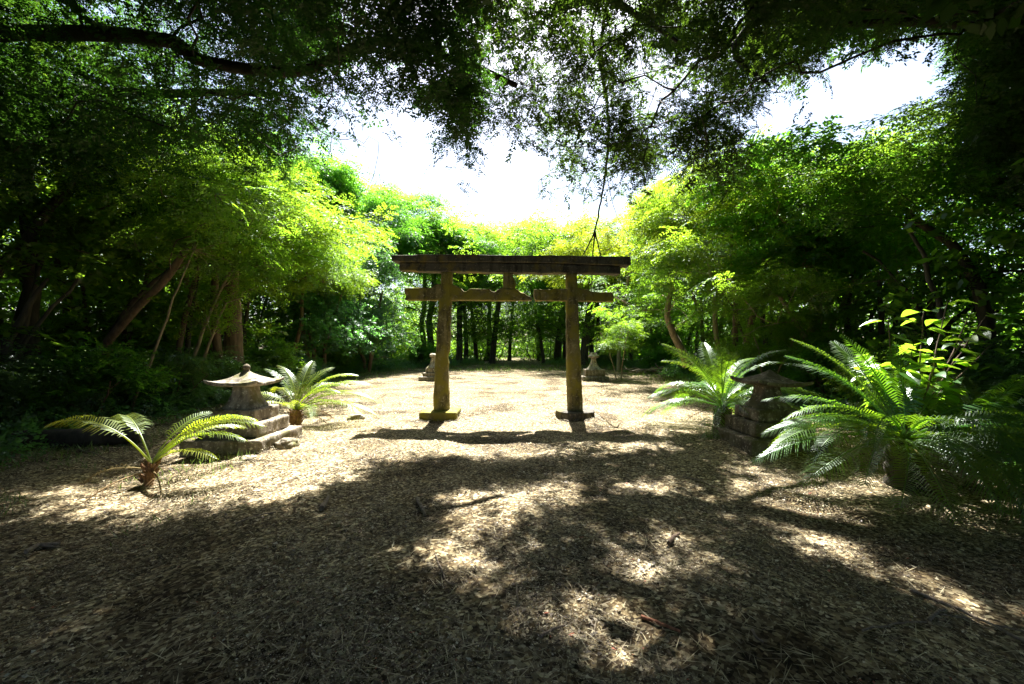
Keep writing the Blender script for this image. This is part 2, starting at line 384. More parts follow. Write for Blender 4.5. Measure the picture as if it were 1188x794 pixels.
# ------------------------------------------------------------------ world, sun, camera
w = bpy.data.worlds.new('World'); scene.world = w; w.use_nodes = True
wn = w.node_tree.nodes; bg = wn['Background']
sky = wn.new('ShaderNodeTexSky'); sky.sky_type = 'NISHITA'; sky.sun_disc = False
sky.sun_elevation = SUN_EL; sky.sun_rotation = SUN_AZ; sky.air_density = 1.0; sky.dust_density = 2.2; sky.ozone_density = 1.0
w.node_tree.links.new(sky.outputs[0], bg.inputs[0]); bg.inputs[1].default_value = .05
sd = bpy.data.lights.new('sun', 'SUN'); sd.energy = 5.0; sd.angle = R(.5); sd.color = (1, .965, .90)
so = bpy.data.objects.new('sun', sd); COL.objects.link(so)
so.rotation_euler = Vector(tuple(-SUNV)).to_track_quat('-Z', 'Y').to_euler()
cd = bpy.data.cameras.new('camera'); cam = bpy.data.objects.new('camera', cd); COL.objects.link(cam)
cd.sensor_width = 36; cd.lens = F/1188*36; cd.shift_y = (HY-397)/1188; cd.clip_start = .05; cd.clip_end = 2000
cam.location = (0, 0, CZ); cam.rotation_euler = (R(90), 0, 0); scene.camera = cam
scene.view_settings.view_transform = 'Standard'; scene.view_settings.look = 'None'
scene.view_settings.exposure = 2.75; scene.view_settings.gamma = 1
scene.render.engine = 'CYCLES'
cy = scene.cycles; cy.max_bounces = 8; cy.diffuse_bounces = 5; cy.transmission_bounces = 6; cy.glossy_bounces = 2
cy.caustics_reflective = False; cy.caustics_refractive = False; cy.use_adaptive_sampling = True; cy.adaptive_threshold = .005; cy.adaptive_min_samples = 64
try: cy.use_denoising = True; cy.denoiser = 'OPENIMAGEDENOISE'; cy.denoising_prefilter = 'NONE'
except Exception: pass
cy.sample_clamp_indirect = 6

# ------------------------------------------------------------------ ground
EDGE_L = ([-5, 3, 6, 9, 14, 22, 28, 32, 36, 60, 200], [-6, -6.3, -7, -7.8, -8.3, -8.6, -8, -5.5, -3, -2.5, -2.5])
EDGE_R = ([-5, 3, 6, 9, 14, 22, 28, 32, 36, 60, 200], [5, 5.4, 6.2, 7, 7.6, 8.4, 8, 6, 3.5, 3, 3])
def el(y): return np.interp(y, *EDGE_L)
def er(y): return np.interp(y, *EDGE_R)
def fbm(x, y, s, seed=0.0):
    x = np.atleast_1d(x); y = np.atleast_1d(y)
    return np.array([mnoise.noise(Vector((a*s+seed, b*s-seed, seed))) + .5*mnoise.noise(Vector((a*s*2.1, b*s*2.1+seed, seed))) for a, b in zip(x.ravel(), y.ravel())]).reshape(x.shape)
def gz(x, y):
    x = np.asarray(x, float); y = np.asarray(y, float)
    base = .035*np.sin(x*.9+1.3)*np.sin(y*.7)+.02*np.sin(x*2.3+y*1.7)+.012*np.sin(x*5.1-y*4.3)+.008*np.sin(x*9.7+y*8.1)
    side = np.clip(np.maximum(el(y)-x, x-er(y)), 0, 6)
    return base*np.clip(y/2+1, 0, 1)+side*.05
def axis(lo, hi, d0, growth, far):
    a = list(np.arange(lo, hi+1e-6, d0)); d = d0
    while a[-1] < far: d *= growth; a.append(a[-1]+d)
    b = []; d = d0; c = lo
    while c > -far: d *= growth; c -= d; b.append(c)
    return np.array(b[::-1]+a)
gx = axis(-11, 11, .12, 1.14, 200); gy = axis(0, 14, .12, 1.12, 200)
X, Y = np.meshgrid(gx, gy); Zg = gz(X, Y)
nx, ny = len(gx), len(gy)
gm = MB(); ii = (np.arange(ny-1)[:, None]*nx+np.arange(nx-1)[None]).ravel()
gm.add(np.stack([X, Y, Zg], -1).reshape(-1, 3), np.stack([ii, ii+1, ii+nx+1, ii+nx], 1))
ground = gm.build('ground', 'ground', smooth=True); tag(ground, 'forest floor of dry leaf and pod litter, open clearing in the middle', kind='structure')
xs, ys = X.ravel(), Y.ravel()
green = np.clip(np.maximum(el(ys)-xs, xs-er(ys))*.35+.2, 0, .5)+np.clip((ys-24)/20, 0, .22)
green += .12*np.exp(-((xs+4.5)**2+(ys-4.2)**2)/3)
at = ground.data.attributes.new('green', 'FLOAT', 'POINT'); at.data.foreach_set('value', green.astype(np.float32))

# ------------------------------------------------------------------ masks that cut the overhanging boughs to planned sun patches and outline
def rough_px(px, s=.02, seed=3.): return fbm(px, px*0, s, seed)
LOWER = ([-400, 0, 120, 250, 350, 400, 430, 455, 480, 510, 525, 545, 565, 600, 640, 690, 730, 760, 800, 850, 900, 940, 1000, 1060, 1100, 1130, 1188, 1600],
     [215, 210, 200, 220, 228, 232, 195, 160, 146, 140, 195, 195, 150, 180, 225, 245, 225, 220, 215, 190, 125, 92, 58, 32, 48, 180, 300, 380])
def view_ok(p, g, soft=22):
    px = HX+F*p[:, 0]/np.maximum(p[:, 1], .3); row = HY-F*(p[:, 2]-CZ)/np.maximum(p[:, 1], .3)
    lim = np.interp(px, *LOWER)+g.normal(0, soft, len(p))-12+16*np.sin(px*.061+1)+12*np.sin(px*.137+.5*p[:, 1])+9*np.sin(px*.31)
    return (row < lim) | (p[:, 1] < 2)
def seg_d(px, py, pl, asp=1.0):
    d = np.full(px.shape, 1e9)
    for (a, b), (c, e) in zip(pl[:-1], pl[1:]):
        vx, vy = c-a, (e-b)*asp; t = np.clip(((px-a)*vx+(py-b)*asp*vy)/(vx*vx+vy*vy), 0, 1)
        d = np.minimum(d, np.hypot(px-a-t*vx, (py-b)*asp-t*vy))
    return d
ELL = [(560,524,80,6,.9),(642,578,36,15,1),(535,586,34,15,.9),(545,612,26,9,.7),(505,648,42,16,.95),(480,662,26,10,.6),(705,640,20,10,.7),(835,672,34,14,1),
       (722,730,46,15,.9),(600,692,18,11,.55),(650,556,22,6,.6),(770,566,30,9,.7),(770,775,55,14,.7),(612,742,26,12,.5),(890,600,20,8,.6),(740,520,30,6,.7),
       (690,560,16,6,.5),(450,700,14,8,.35),(560,700,16,10,.4),(380,610,40,9,.5),(930,700,26,8,.35),(30,720,60,14,.6),(800,622,20,7,.5),(590,640,14,8,.4),(965,588,62,24,.75),(1065,572,70,14,.7),(905,574,46,14,.8),(1140,586,80,24,.95),(125,582,105,12,.85),(252,530,60,14,1),(215,560,60,10,.8)]
_ge = np.random.default_rng(12)
ELL += [(_ge.uniform(400, 860), 560+190*_ge.uniform(0, 1)**1.3, _ge.uniform(9, 20), _ge.uniform(4, 8), _ge.uniform(.5, .9)) for _ in range(16)]  # extra made-up sun dapples, opened as holes in the leaves
def lit(x, y):
    """how much sun the canopy should let onto the ground at x,y (0..1)"""
    y_ = np.maximum(y, .9); px = HX+F*x/y_; py = HY+F*CZ/y_
    o = np.zeros(px.shape)
    o = np.where((py < 494) & (px > 300) & (px < 880), 1., o)
    o = np.where((py < 520) & (px > 330) & (px < 600), 1., o)
    top = np.interp(px, [-200, 0, 150, 260, 330, 450, 600, 700], [575, 565, 520, 495, 480, 470, 470, 470])
    bot = np.interp(px, [-200, 0, 60, 200, 330, 430, 520, 640, 700], [690, 655, 645, 614, 594, 550, 536, 520, 500])
    band = np.clip((py-top)/14, 0, 1)*np.clip((bot-py)/16, 0, 1)
    streak = .5+.5*np.sin((py+.28*px)*.16+1.5*np.sin(px*.02))
    o = np.maximum(o, band*np.where(px < 260, .1+.8*streak**2*np.clip((px+40)/160, 0, 1), 1.))
    st = .5+.5*np.sin(py*.42+px*.035)
    o = np.maximum(o, np.where((px >= 640) & (px < 900) & (py < 546), .08+.5*st, 0))
    for a, b, rx, ry, s in ELL:
        d = ((px-a)/(rx*1.15))**2+((py-b)/(ry*1.15))**2; o = np.maximum(o, min(1, s*1.2)*np.clip(1.7-d, 0, 1))
    d = seg_d(px, py, [(862, 548), (930, 612), (1010, 655), (1100, 688), (1230, 735)], 1.6)
    o = np.maximum(o, np.clip(1.5-d/22, 0, 1))
    return o
def sun_ok(p, g, rad=.17):  # drops leaves that would block the sun from the planned light patches
    k = p[:, 2]/SUNV[2]; x = p[:, 0]-SUNV[0]*k; y = p[:, 1]-SUNV[1]*k
    L = lit(x, y)
    for ox_, oy_ in ((rad, 0), (-rad, 0), (0, rad), (0, -rad)): L = np.maximum(L, lit(x+ox_, y+oy_)*.97)
    return g.uniform(0, 1, len(p)) > np.clip(L*1.35, 0, .997)

# ------------------------------------------------------------------ overhanging trees
def sample_canopy(g, n, xr, yr, zf, thick):
    p = np.stack([g.uniform(*xr, n), g.uniform(*yr, n), np.zeros(n)], 1)
    p[:, 2] = zf(p[:, 0], p[:, 1])+g.normal(0, thick, n); return p
g = np.random.default_rng(21)
zc = lambda x, y: 8.3+.5*np.sin(x*.9+.5)+.4*np.sin(y*1.1+x*.4)+np.clip((y-8)*.25, 0, 1)
main = sample_canopy(g, 1900, (-15, 14.5), (-4, 12.0), zc, .75)
low = sample_canopy(g, 1300, (-11, 12), (6.8, 12.0), lambda x, y: 6.4+0*x, 1.1)
left_low = sample_canopy(g, 80, (-12, -2.5), (6.8, 9.5), lambda x, y: 5.6+0*x, .7)
right_low = sample_canopy(g, 170, (8.8, 14), (4.5, 8.5), lambda x, y: 5.2+0*x, 1.5)
hang2 = sample_canopy(g, 760, (.1, 3.8), (8.5, 10.8), lambda x, y: 6.3+0*x, 1.2)
limb = np.concatenate([np.array([tuple(P(a, b+g.normal(0, 26), 7.1+g.normal(-.2, .45)))]) for a, b in zip(np.linspace(-60, 470, 22), np.interp(np.linspace(-60, 470, 22), [-60,100,197,280,345,450,470], [36,40,48,79,83,48,50]))])
hang = sample_canopy(g, 420, (-1.6, 3.7), (6.9, 8.9), lambda x, y: 6.6+0*x, 1.0)
cl = np.concatenate([main, low, left_low, right_low, hang, hang2, limb])
gk = np.random.default_rng(5)
cl = cl[view_ok(cl, gk, 14) & (cl[:, 2] > 3.2)]
up = sample_canopy(gk, 1500, (-16, 15.5), (-4, 13.6), lambda x, y: 11.2+.6*np.sin(x*.5)*np.sin(y*.6), .8)  # added upper leaf tier, mostly above the frame, to shade the foreground
up = up[view_ok(up, gk, 14) & ~((up[:, 0] < -6.5) & (up[:, 1] > 6.5))]; n_up = len(up)
# keep the clumps over lit ground thin
k = sun_ok(cl, gk, .1) | (gk.uniform(0, 1, len(cl)) < .3); cl = cl[k]
nz3 = np.array([mnoise.noise(Vector((a*.75, b*.75, c_*.9))) for a, b, c_ in cl])
rowc = HY-F*(cl[:, 2]-CZ)/np.maximum(cl[:, 1], .5); pxc = HX+F*cl[:, 0]/np.maximum(cl[:, 1], .5)
cut = np.where((pxc > 480) & (pxc < 880), .06, -.12)*np.clip((rowc+60)/140, 0, 1)-.5*(rowc < -10)-.6*(cl[:, 1] < 6)
cl = cl[nz3 > cut]
rowc = HY-F*(cl[:, 2]-CZ)/np.maximum(cl[:, 1], .5); pxc = HX+F*cl[:, 0]/np.maximum(cl[:, 1], .5)
near_limb = (pxc < 320) & (pxc > -80) & (np.abs(rowc-np.interp(pxc, [0, 197, 280, 345, 450], [38, 48, 79, 83, 48])) < 26) & (cl[:, 1] < 8.2)
thin = (pxc < 330) & (cl[:, 1] > 6) & (gk.uniform(0, 1, len(cl)) < .18)
cl = cl[~near_limb & ~thin]
cl = np.concatenate([cl, up])
trees = {
 'left': dict(lines=[[(-11.5,5.5,-.2),(-11.2,5.8,2.2),(-10.6,6.2,4.6),(-9.9,6.8,6.3)],
                     [(-9.95,6.75,6.25), tuple(P(-60,48,7.0)), tuple(P(0,38,7.2)), tuple(P(100,40,7.2)), tuple(P(197,48,7.3)), tuple(P(226,68,7.4)), tuple(P(280,79,7.5)), tuple(P(345,83,7.6)), tuple(P(405,60,7.8)), tuple(P(450,48,8)), tuple(P(520,66,8.3)), tuple(P(600,100,8.6))],
                     [(-10.6,6.2,4.6),(-9.5,4.5,6.6),(-7.5,2.5,8),(-5,0.5,8.6)],
                     [(-10.6,6.2,4.8),(-10,8.2,6.6),(-8.2,9.8,7.6),(-6,10.8,8.2)]],
              rads=[(.42,.30),(.15,.055),(.2,.06),(.2,.05)]),
 'right': dict(lines=[[(10.2,3.6,-.2),(9.8,4.0,2.5),(9.2,4.8,5),(8.2,5.8,7)],
                      [(8.2,5.8,7),(6.0,7.2,8.6),(4.0,9.0,9.8),tuple(P(705,-6,10.4)),tuple(P(640,10,10.8))],
                      [(8.2,5.8,7),(6.8,4,8.2),(4.5,1.5,8.8),(2,-1,9)],
                      [tuple(P(705,-6,10.4)),tuple(P(745,22,10.6)),tuple(P(775,40,10.8)),tuple(P(800,60,11))],
                      [(6.0,7.2,8.6),(5.0,9.3,8.4),(6.6,10.6,8.3)]],
               rads=[(.4,.28),(.24,.1),(.2,.06),(.09,.03),(.12,.04)]),
 'edge': dict(lines=[[(13.2,7.2,-.2),(12.6,7.0,2.4),(11.8,7.0,4.6),(10.6,7.3,6.6)],
                     [(12.0,7.0,4.2),(10.2,6.8,5.2),(8.6,6.9,5.6)],
                     [(10.6,7.3,6.6),(9.0,8.2,8),(7.2,9,8.6)]],
              rads=[(.36,.24),(.13,.05),(.16,.05)]),
}
ax = np.where(cl[:, 0] < -.6+.25*np.sin(cl[:, 1]), 0, np.where((cl[:, 0] > 8.4) & (cl[:, 1] > 4), 2, 1))
info = [('left', 'overhanging_tree', 'spreading dark tree overhead on the left, its thick limb crossing the upper left corner'),
        ('right', 'overhanging_tree', 'dark tree overhead at centre and right with twigs hanging above the gate'),
        ('edge', 'overhanging_tree', 'darkest tree filling the right edge above the big cycad')]
for q, (key, nm, lab) in enumerate(info):
    c = cl[ax == q]; t = trees[key]
    r = empty(nm, tuple(t['lines'][0][0]), label=lab, cat='tree', group='trees overhanging the foreground')
    org = np.array(t['lines'][0][0], float)
    bm = MB(); skeleton(bm, t['lines'], t['rads'], c, np.random.default_rng(40+q), r_tip=.007, power=2.5, zpen=.25, wob=.16, maxr=.09, sides=5)
    for a in bm.v: a -= org.astype(np.float32)
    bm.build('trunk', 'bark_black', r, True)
    cm = MB(); gg = np.random.default_rng(60+q)
    vis = (c[:, 1] > 4.4) & (np.abs(c[:, 0]) < 1.35*c[:, 1]+2.2) & ((c[:, 2]-1.6)/c[:, 1] < 1.3)
    prune = lambda p: sun_ok(p, gg) & view_ok(p, gg, 14)
    crown_sprays(cm, 'feather_near', c[vis], 12, gg, .5, .6, prune=prune, pitch=(-14, 20), sc=(.8, 1.25))
    hi = vis & (c[:, 2] > 9.6)
    crown_sprays(cm, 'broad', c[hi], 15, gg, .55, .5, prune=lambda p: sun_ok(p, gg, .28) & view_ok(p, gg, 14))
    crown_sprays(cm, 'small', c[vis], 10, gg, .45, .6, prune=prune, pitch=(-14, 25))
    crown_sprays(cm, 'coarse', c[~vis], 36, gg, .65, .5, prune=lambda p: sun_ok(p, gg, .48))  # out-of-view clumps, filled densely with coarse leaves to darken the ground below
    for a in cm.v: a -= org.astype(np.float32)
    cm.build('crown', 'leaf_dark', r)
    print('overhang', key, len(c), cm.n//4)

# hanging vines
def vine(pts, Y, r0, r1, label, forks=()):
    g = np.random.default_rng(int(abs(pts[0][0])*7)); m = MB()
    p = [P(a, b, Y+.15*math.sin(i)) for i, (a, b) in enumerate(pts)]
    o = p[0]
    fp, fr = smooth_line([tuple(x-o) for x in p], np.linspace(r0, r1, len(p)), 5, g, .05); m.tube(fp, fr, 6)
    for f in forks:
        q = [P(a, b, Y) for a, b in f]; fp, fr = smooth_line([tuple(x-o) for x in q], np.linspace(r1*1.1, r1*.5, len(q)), 4, g, .05); m.tube(fp, fr, 5)
    tag(m.build('hanging_vine', 'bark_dark', smooth=True, loc=tuple(o)), label, 'vine', 'vines hanging from the canopy above the gate')
vine([(706,-6),(700,30),(697,62),(699,90),(704,118),(706,150),(705,180),(701,210),(696,240),(690,268)], 10.9, .055, .022,
     'thickest bare vine, hanging straight down over the right half of the gate', [[(690,268),(683,284),(675,298)],[(690,268),(694,285),(698,300)],[(690,268),(687,300),(686,340)]])
vine([(745,108),(741,140),(735,165),(731,190),(722,205),(716,225)], 10.4, .014, .007, 'thin vine dangling right of the thick one, curving left at its end')
vine([(762,100),(752,130),(746,155),(741,170),(742,195),(738,218)], 11.3, .012, .006, 'thinnest wiry vine, the rightmost of those above the gate')
vine([(703,190),(706,215),(712,240),(719,258),(730,275)], 11.2, .012, .006, 'short twisted vine branching off low beside the thick one')

# ------------------------------------------------------------------ tree templates and the woods round the clearing
TT = {}
TT['feather_a'] = tree_template(101, 9, 4.6, 3.2, 'umbrella', 'feather', 170, 9, 'leaf_bright', 'bark_brown', .17, 1, 1.0, 14)
TT['feather_b'] = tree_template(102, 9, 4.4, 2.4, 'umbrella', 'feather', 190, 9, 'leaf_bright', 'bark_brown', .15, 2, .8, 16)
TT['yellow'] = tree_template(103, 9, 5.2, 3.6, 'umbrella', 'feather', 180, 10, 'leaf_yellow', 'bark_pale', .16, 1, .8, 14)
TT['bushy_a'] = tree_template(104, 8, 3.4, .8, 'bush', 'broad', 230, 9, 'leaf_grey', 'bark_brown', .13, 3, .6, 20)
TT['bushy_b'] = tree_template(105, 8, 3.2, .6, 'bush', 'broad', 230, 8, 'leaf_mid', 'bark_brown', .12, 3, .6, 20)
TT['round'] = tree_template(106, 9, 4.2, 2.0, 'round', 'broad', 230, 8, 'leaf_mid', 'bark_pale', .16, 1, .9, 14)
TT['tall_a'] = tree_template(107, 14, 6.0, 6.0, 'umbrella', 'feather_far', 190, 13, 'leaf_mid', 'bark_dark', .38, 1, .7, 16, .6)
TT['tall_b'] = tree_template(108, 14, 5.2, 5.0, 'round', 'feather_far', 190, 13, 'leaf_mid', 'bark_dark', .30, 1, .9, 14, .6)
TT['sapling'] = tree_template(109, 4.2, 1.5, 1.5, 'round', 'feather', 40, 9, 'leaf_bright', 'bark_pale', .05, 2, .3, 8, .3, (.6, .9))
TT['shrub'] = tree_template(110, 2.2, 1.5, .1, 'bush', 'broad', 70, 12, 'leaf_mid', 'bark_brown', .03, 3, .3, 9, .25, (.6, .95))
TT['fern_shrub'] = tree_template(111, 2.2, 1.6, .1, 'bush', 'feather', 60, 11, 'leaf_grey', 'bark_brown', .03, 3, .3, 9, .28, (.6, .95))
TT['dark_round'] = tree_template(112, 9, 4.2, 1.8, 'round', 'broad', 230, 8, 'leaf_mid', 'bark_dark', .18, 1, .9, 14)
LG, RG, FG = 'trees along the left side of the clearing', 'trees along the right side of the clearing', 'tall trees at the far end of the clearing'
spec = [
 # template, x, y, height, wide, label, group
 ('feather_a', -9.3, 13.0, 8.6, 1.0, 'bright green feathery tree standing behind the pale lantern on the left', LG),
 ('feather_b', -11.4, 16.2, 9.6, 1.0, 'taller feathery green tree behind the bright one on the left', LG),
 ('feather_a', -9.6, 18.2, 7.4, .85, 'feathery tree just left of the grey-green bushy trees', LG),
 ('bushy_a', -9.7, 20.5, 7.6, .95, 'grey-green bushy tree with foliage down to the clearing edge, left of the gate', LG),
 ('bushy_a', -8.6, 24.5, 8.0, .9, 'second grey-green bushy tree, next to the left post of the gate', LG),
 ('bushy_b', -10.8, 23.5, 7.0, .9, 'mid green bushy tree tucked between the two grey-green ones', LG),
 ('bushy_b', -12.2, 12.5, 6.6, 1.0, 'dark bushy tree in the shade left of the leaning trunks', LG),
 ('dark_round', -13.4, 9.5, 8.6, 1.0, 'dark round tree at the left edge of the picture', LG),
 ('dark_round', -12.6, 6.6, 6.0, .9, 'low dark tree nearest on the left edge', LG),
 ('tall_b', -13.5, 25.5, 15.5, .9, 'tallest tree on the left, its crown reaching the sky gap', LG),
 ('tall_a', -11.0, 31.0, 14.2, .8, 'umbrella-topped tree left of the gate beam against the sky', LG),
 ('tall_b', -15.5, 18.5, 12.5, .9, 'tall tree deep in the left wood', LG),
 ('tall_a', -7.2, 36.5, 14.5, .9, 'far umbrella tree seen over the left end of the gate beam', FG),
 ('tall_b', -4.4, 39.5, 14.6, .85, 'far tree with dark trunk just right of the left gate post', FG),
 ('tall_a', -9.0, 42.0, 14.4, .9, 'far tree behind the left gate post', FG),
 ('tall_b', -2.8, 47.0, 17.0, .9, 'most distant tree left of the path beyond the gate', FG),
 ('tall_a', 3.2, 48.0, 17.0, .9, 'most distant tree right of the path beyond the gate', FG),
 ('tall_b', 4.9, 38.5, 14.2, .85, 'far tree with twin-looking dark trunk left of the right gate post', FG),
 ('tall_a', 6.9, 36.0, 11.8, .8, 'far tree with thick dark trunk hidden partly by the right gate post', FG),
 ('tall_b', 9.6, 33.0, 11.0, .8, 'far tree with dark trunk right of the right gate post', FG),
 ('tall_a', 11.5, 40.0, 13.0, .9, 'far tree behind the yellow-green tree', FG),
 ('yellow', 7.0, 27.2, 10.4, .9, 'yellow-green glowing umbrella tree over the right end of the gate', RG),
 ('yellow', 9.6, 19.2, 10.2, .85, 'yellow-green tree behind the cycad right of the clearing', RG),
 ('feather_b', 11.2, 23.5, 9.6, .9, 'green feathery tree behind the yellow-green trees', RG),
 ('round', 10.2, 14.0, 9.4, .95, 'large green tree with low boughs behind the dark lantern on the right', RG),
 ('feather_a', 12.6, 13.0, 9.8, .95, 'tall feathery tree under the sky gap on the right', RG),
 ('feather_b', 8.9, 16.4, 10.2, .85, 'bright leafy tree whose boughs reach down behind the right cycad', RG),
 ('round', 13.4, 17.5, 10.2, .95, 'tall round tree deep in the right wood', RG),
 ('dark_round', 12.2, 9.6, 8.0, .9, 'dark round tree behind the big cycad', RG),
 ('bushy_b', 12.8, 22.0, 7.0, .95, 'bushy green tree low behind the debris pile', RG),
 ('bushy_b', 10.2, 28.5, 6.5, .9, 'bushy tree at the far right corner of the clearing', RG),
]
for k, (t, x, y, h, wd, lab, grp) in enumerate(spec):
    place_tree(TT[t], {'y': 'umbrella_tree', 'f': 'feathery_tree', 'b': 'bushy_tree', 't': 'tall_tree'}.get(t[0], 'broadleaf_tree'), x, y, h, lab, 'tree', None, grp, wd, float(gz(x, y)))
for x, y, h, lab in [(5.1, 19.6, 3.2, 'thin two-stemmed sapling beside the small stone lantern far right'), (9.3, 12.4, 3.0, 'small forked sapling behind the dark lantern'), (7.9, 12.8, 2.6, 'slim sapling between cycad and dark lantern')]:
    place_tree(TT['sapling'], 'sapling', x, y, h, lab, 'sapling', None, 'saplings at the clearing edge', 1, float(gz(x, y)))
shr = [(-8.6,8.6,1.5,'shrub'),(-9.8,7.2,1.8,'fern_shrub'),(-8.7,10.6,1.5,'fern_shrub'),(-9.0,12.4,1.6,'fern_shrub'),(-9.1,15,1.7,'shrub'),(-9.3,17.5,1.5,'fern_shrub'),(-9.6,22,1.4,'shrub'),(-9.0,27,1.6,'fern_shrub'),(-6.6,31.5,1.8,'shrub'),
       (8.6,11,1.5,'shrub'),(8.2,14.2,1.5,'fern_shrub'),(9.2,16.2,1.6,'shrub'),(9.4,21,1.3,'fern_shrub'),(8.9,25.5,1.5,'shrub'),(7.4,31.5,1.6,'fern_shrub'),(7.9,8.6,1.3,'shrub'),(9.3,7.4,1.6,'fern_shrub'),(9.2,9.2,1.7,'shrub')]
lb = ['low leafy shrub in deep shade behind the left cycads','ferny shrub at the far left in shade','ferny shrub behind the pale lantern','bluish ferny shrub at the foot of the bright feathery tree','leafy shrub under the left feathery trees','ferny shrub midway along the left clearing edge','leafy shrub below the grey-green bushy trees','ferny shrub beside the far left lantern','leafy shrub where the left edge meets the path',
      'leafy shrub behind the dark lantern','ferny shrub behind the right cycad','leafy shrub under the yellow-green tree','ferny shrub behind the debris pile','leafy shrub at the far right of the clearing','ferny shrub where the right edge meets the path','low leafy shrub between the dark lantern and big cycad','ferny shrub right behind the big cycad','leafy shrub in the shade far right behind the broad-leaved plant']
for (x, y, h, t), lab in zip(shr, lb):
    place_tree(TT[t], 'shrub' if t == 'shrub' else 'ferny_shrub', x, y, h, lab, 'shrub', None, 'shrubs along the clearing edge', 1.1, float(gz(x, y)))

# leaning bare trunks on the left
def pole_tree(name, pts, r0, r1, bark, label, nleaf=0, leaf='leaf_bright', grp=None, spray='feather', rad=.9):
    g = np.random.default_rng(int(abs(pts[0][0]*13+pts[0][1]*7))); o = np.array(tuple(pts[0]), float)
    r = empty(name, tuple(o), label=label, cat='tree', group=grp)
    c = np.zeros((0, 3))
    if nleaf:
        e = np.array(tuple(pts[-1]), float); c = e+g.normal(0, 1, (nleaf, 3))*np.array([rad, rad, rad*.45])
    m = MB(); skeleton(m, [[tuple(p) for p in pts]], [(r0, r1)], c, g, r_tip=.008)
    for a in m.v: a -= o.astype(np.float32)
    m.build('trunk', bark, r, True)
    if nleaf:
        cm = MB(); crown_sprays(cm, spray, c, 10, g, .32, sc=(.6, 1.0))
        for a in cm.v: a -= o.astype(np.float32)
        cm.build('crown', leaf, r)
PG = 'leaning trunks in the left wood'
def gp(px, py, Y):
    p = P(px, py, Y); return p
pole_tree('leaning_tree', [gp(70,468,10.4), gp(110,418,10.2), gp(150,368,10), gp(198,316,9.8), gp(232,262,9.8)], .11, .07, 'bark_brown', 'long diagonal trunk leaning right in the left wood, the lower of two parallel ones', 26, grp=PG)
pole_tree('leaning_tree', [gp(84,462,10.9), gp(118,405,10.7), gp(150,355,10.5), gp(190,318,10.3), gp(240,276,10.1)], .07, .04, 'bark_dark', 'thinner diagonal trunk leaning right just above the long one', 16, grp=PG)
pole_tree('leaning_tree', [gp(204,440,12), gp(210,390,12), gp(222,340,12.2), gp(236,290,12.4), gp(262,225,12.6)], .085, .05, 'bark_brown', 'slightly leaning trunk behind the pale lantern, first of a clump', 22, grp=PG)
pole_tree('leaning_tree', [gp(214,440,12.4), gp(220,380,12.4), gp(228,320,12.5), gp(240,250,12.6)], .08, .05, 'bark_dark', 'upright dark trunk in the clump behind the pale lantern', 20, grp=PG)
pole_tree('leaning_tree', [gp(216,432,11.6), gp(236,385,11.6), gp(256,335,11.7), gp(285,290,11.9)], .05, .03, 'bark_pale', 'pale thin pole leaning right behind the pale lantern', 14, grp=PG)
pole_tree('leaning_tree', [gp(232,430,11.4), gp(246,390,11.4), gp(262,352,11.5)], .045, .025, 'bark_pale', 'short pale pole leaning right, closest to the lantern roof', 8, grp=PG)
pole_tree('broadleaf_tree', [gp(272,440,13.4), gp(270,385,13.4), gp(268,330,13.4), gp(262,270,13.4), gp(250,215,13.5)], .30, .18, 'bark_brown', 'thick reddish brown trunk behind the pale lantern roof', 40, grp=LG, rad=1.8)
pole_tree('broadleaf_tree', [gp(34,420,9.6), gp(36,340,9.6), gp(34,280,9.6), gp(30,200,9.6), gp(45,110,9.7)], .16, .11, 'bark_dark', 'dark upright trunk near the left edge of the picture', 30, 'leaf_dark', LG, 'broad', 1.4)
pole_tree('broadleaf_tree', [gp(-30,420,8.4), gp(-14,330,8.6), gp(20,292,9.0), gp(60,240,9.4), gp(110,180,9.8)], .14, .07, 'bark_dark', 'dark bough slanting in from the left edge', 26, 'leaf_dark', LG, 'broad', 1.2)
pole_tree('broadleaf_tree', [gp(80,420,11.4), gp(78,370,11.4), gp(70,320,11.5), gp(60,270,11.6), gp(76,190,11.8)], .09, .05, 'bark_dark', 'slim dark trunk between the left edge and the diagonal trunks', 24, 'leaf_mid', LG, 'broad', 1.3)
pole_tree('curved_tree', [gp(798,424,17), gp(790,405,17), gp(780,385,17), gp(774,362,17), gp(779,335,17)], .17, .10, 'bark_pale', 'pale curved trunk leaning left behind the right cycad', 46, 'leaf_bright', RG, 'feather', 1.7)
pole_tree('forked_tree', [gp(944,424,12.6), gp(942,404,12.6), gp(934,392,12.6), gp(922,372,12.6), gp(905,345,12.8)], .10, .05, 'bark_pale', 'low pale forked tree above the dark lantern roof, arms spread wide', 34, 'leaf_bright', RG, 'feather', 1.3)
pole_tree('forked_tree', [gp(950,424,12.9), gp(953,405,12.9), gp(962,385,12.9), gp(975,360,13), gp(990,325,13.2)], .09, .05, 'bark_pale', 'second pale trunk of low growth right of the forked one', 34, 'leaf_bright', RG, 'feather', 1.3)
pole_tree('feathery_tree', [gp(1150,430,9), gp(1140,350,9.2), gp(1110,290,9.6), gp(1072,262,10), gp(1040,235,10.6)], .14, .06, 'bark_dark', 'dark trunk reaching left from the shade above the broad-leaved plant', 34, 'leaf_mid', RG, 'feather', 1.3)
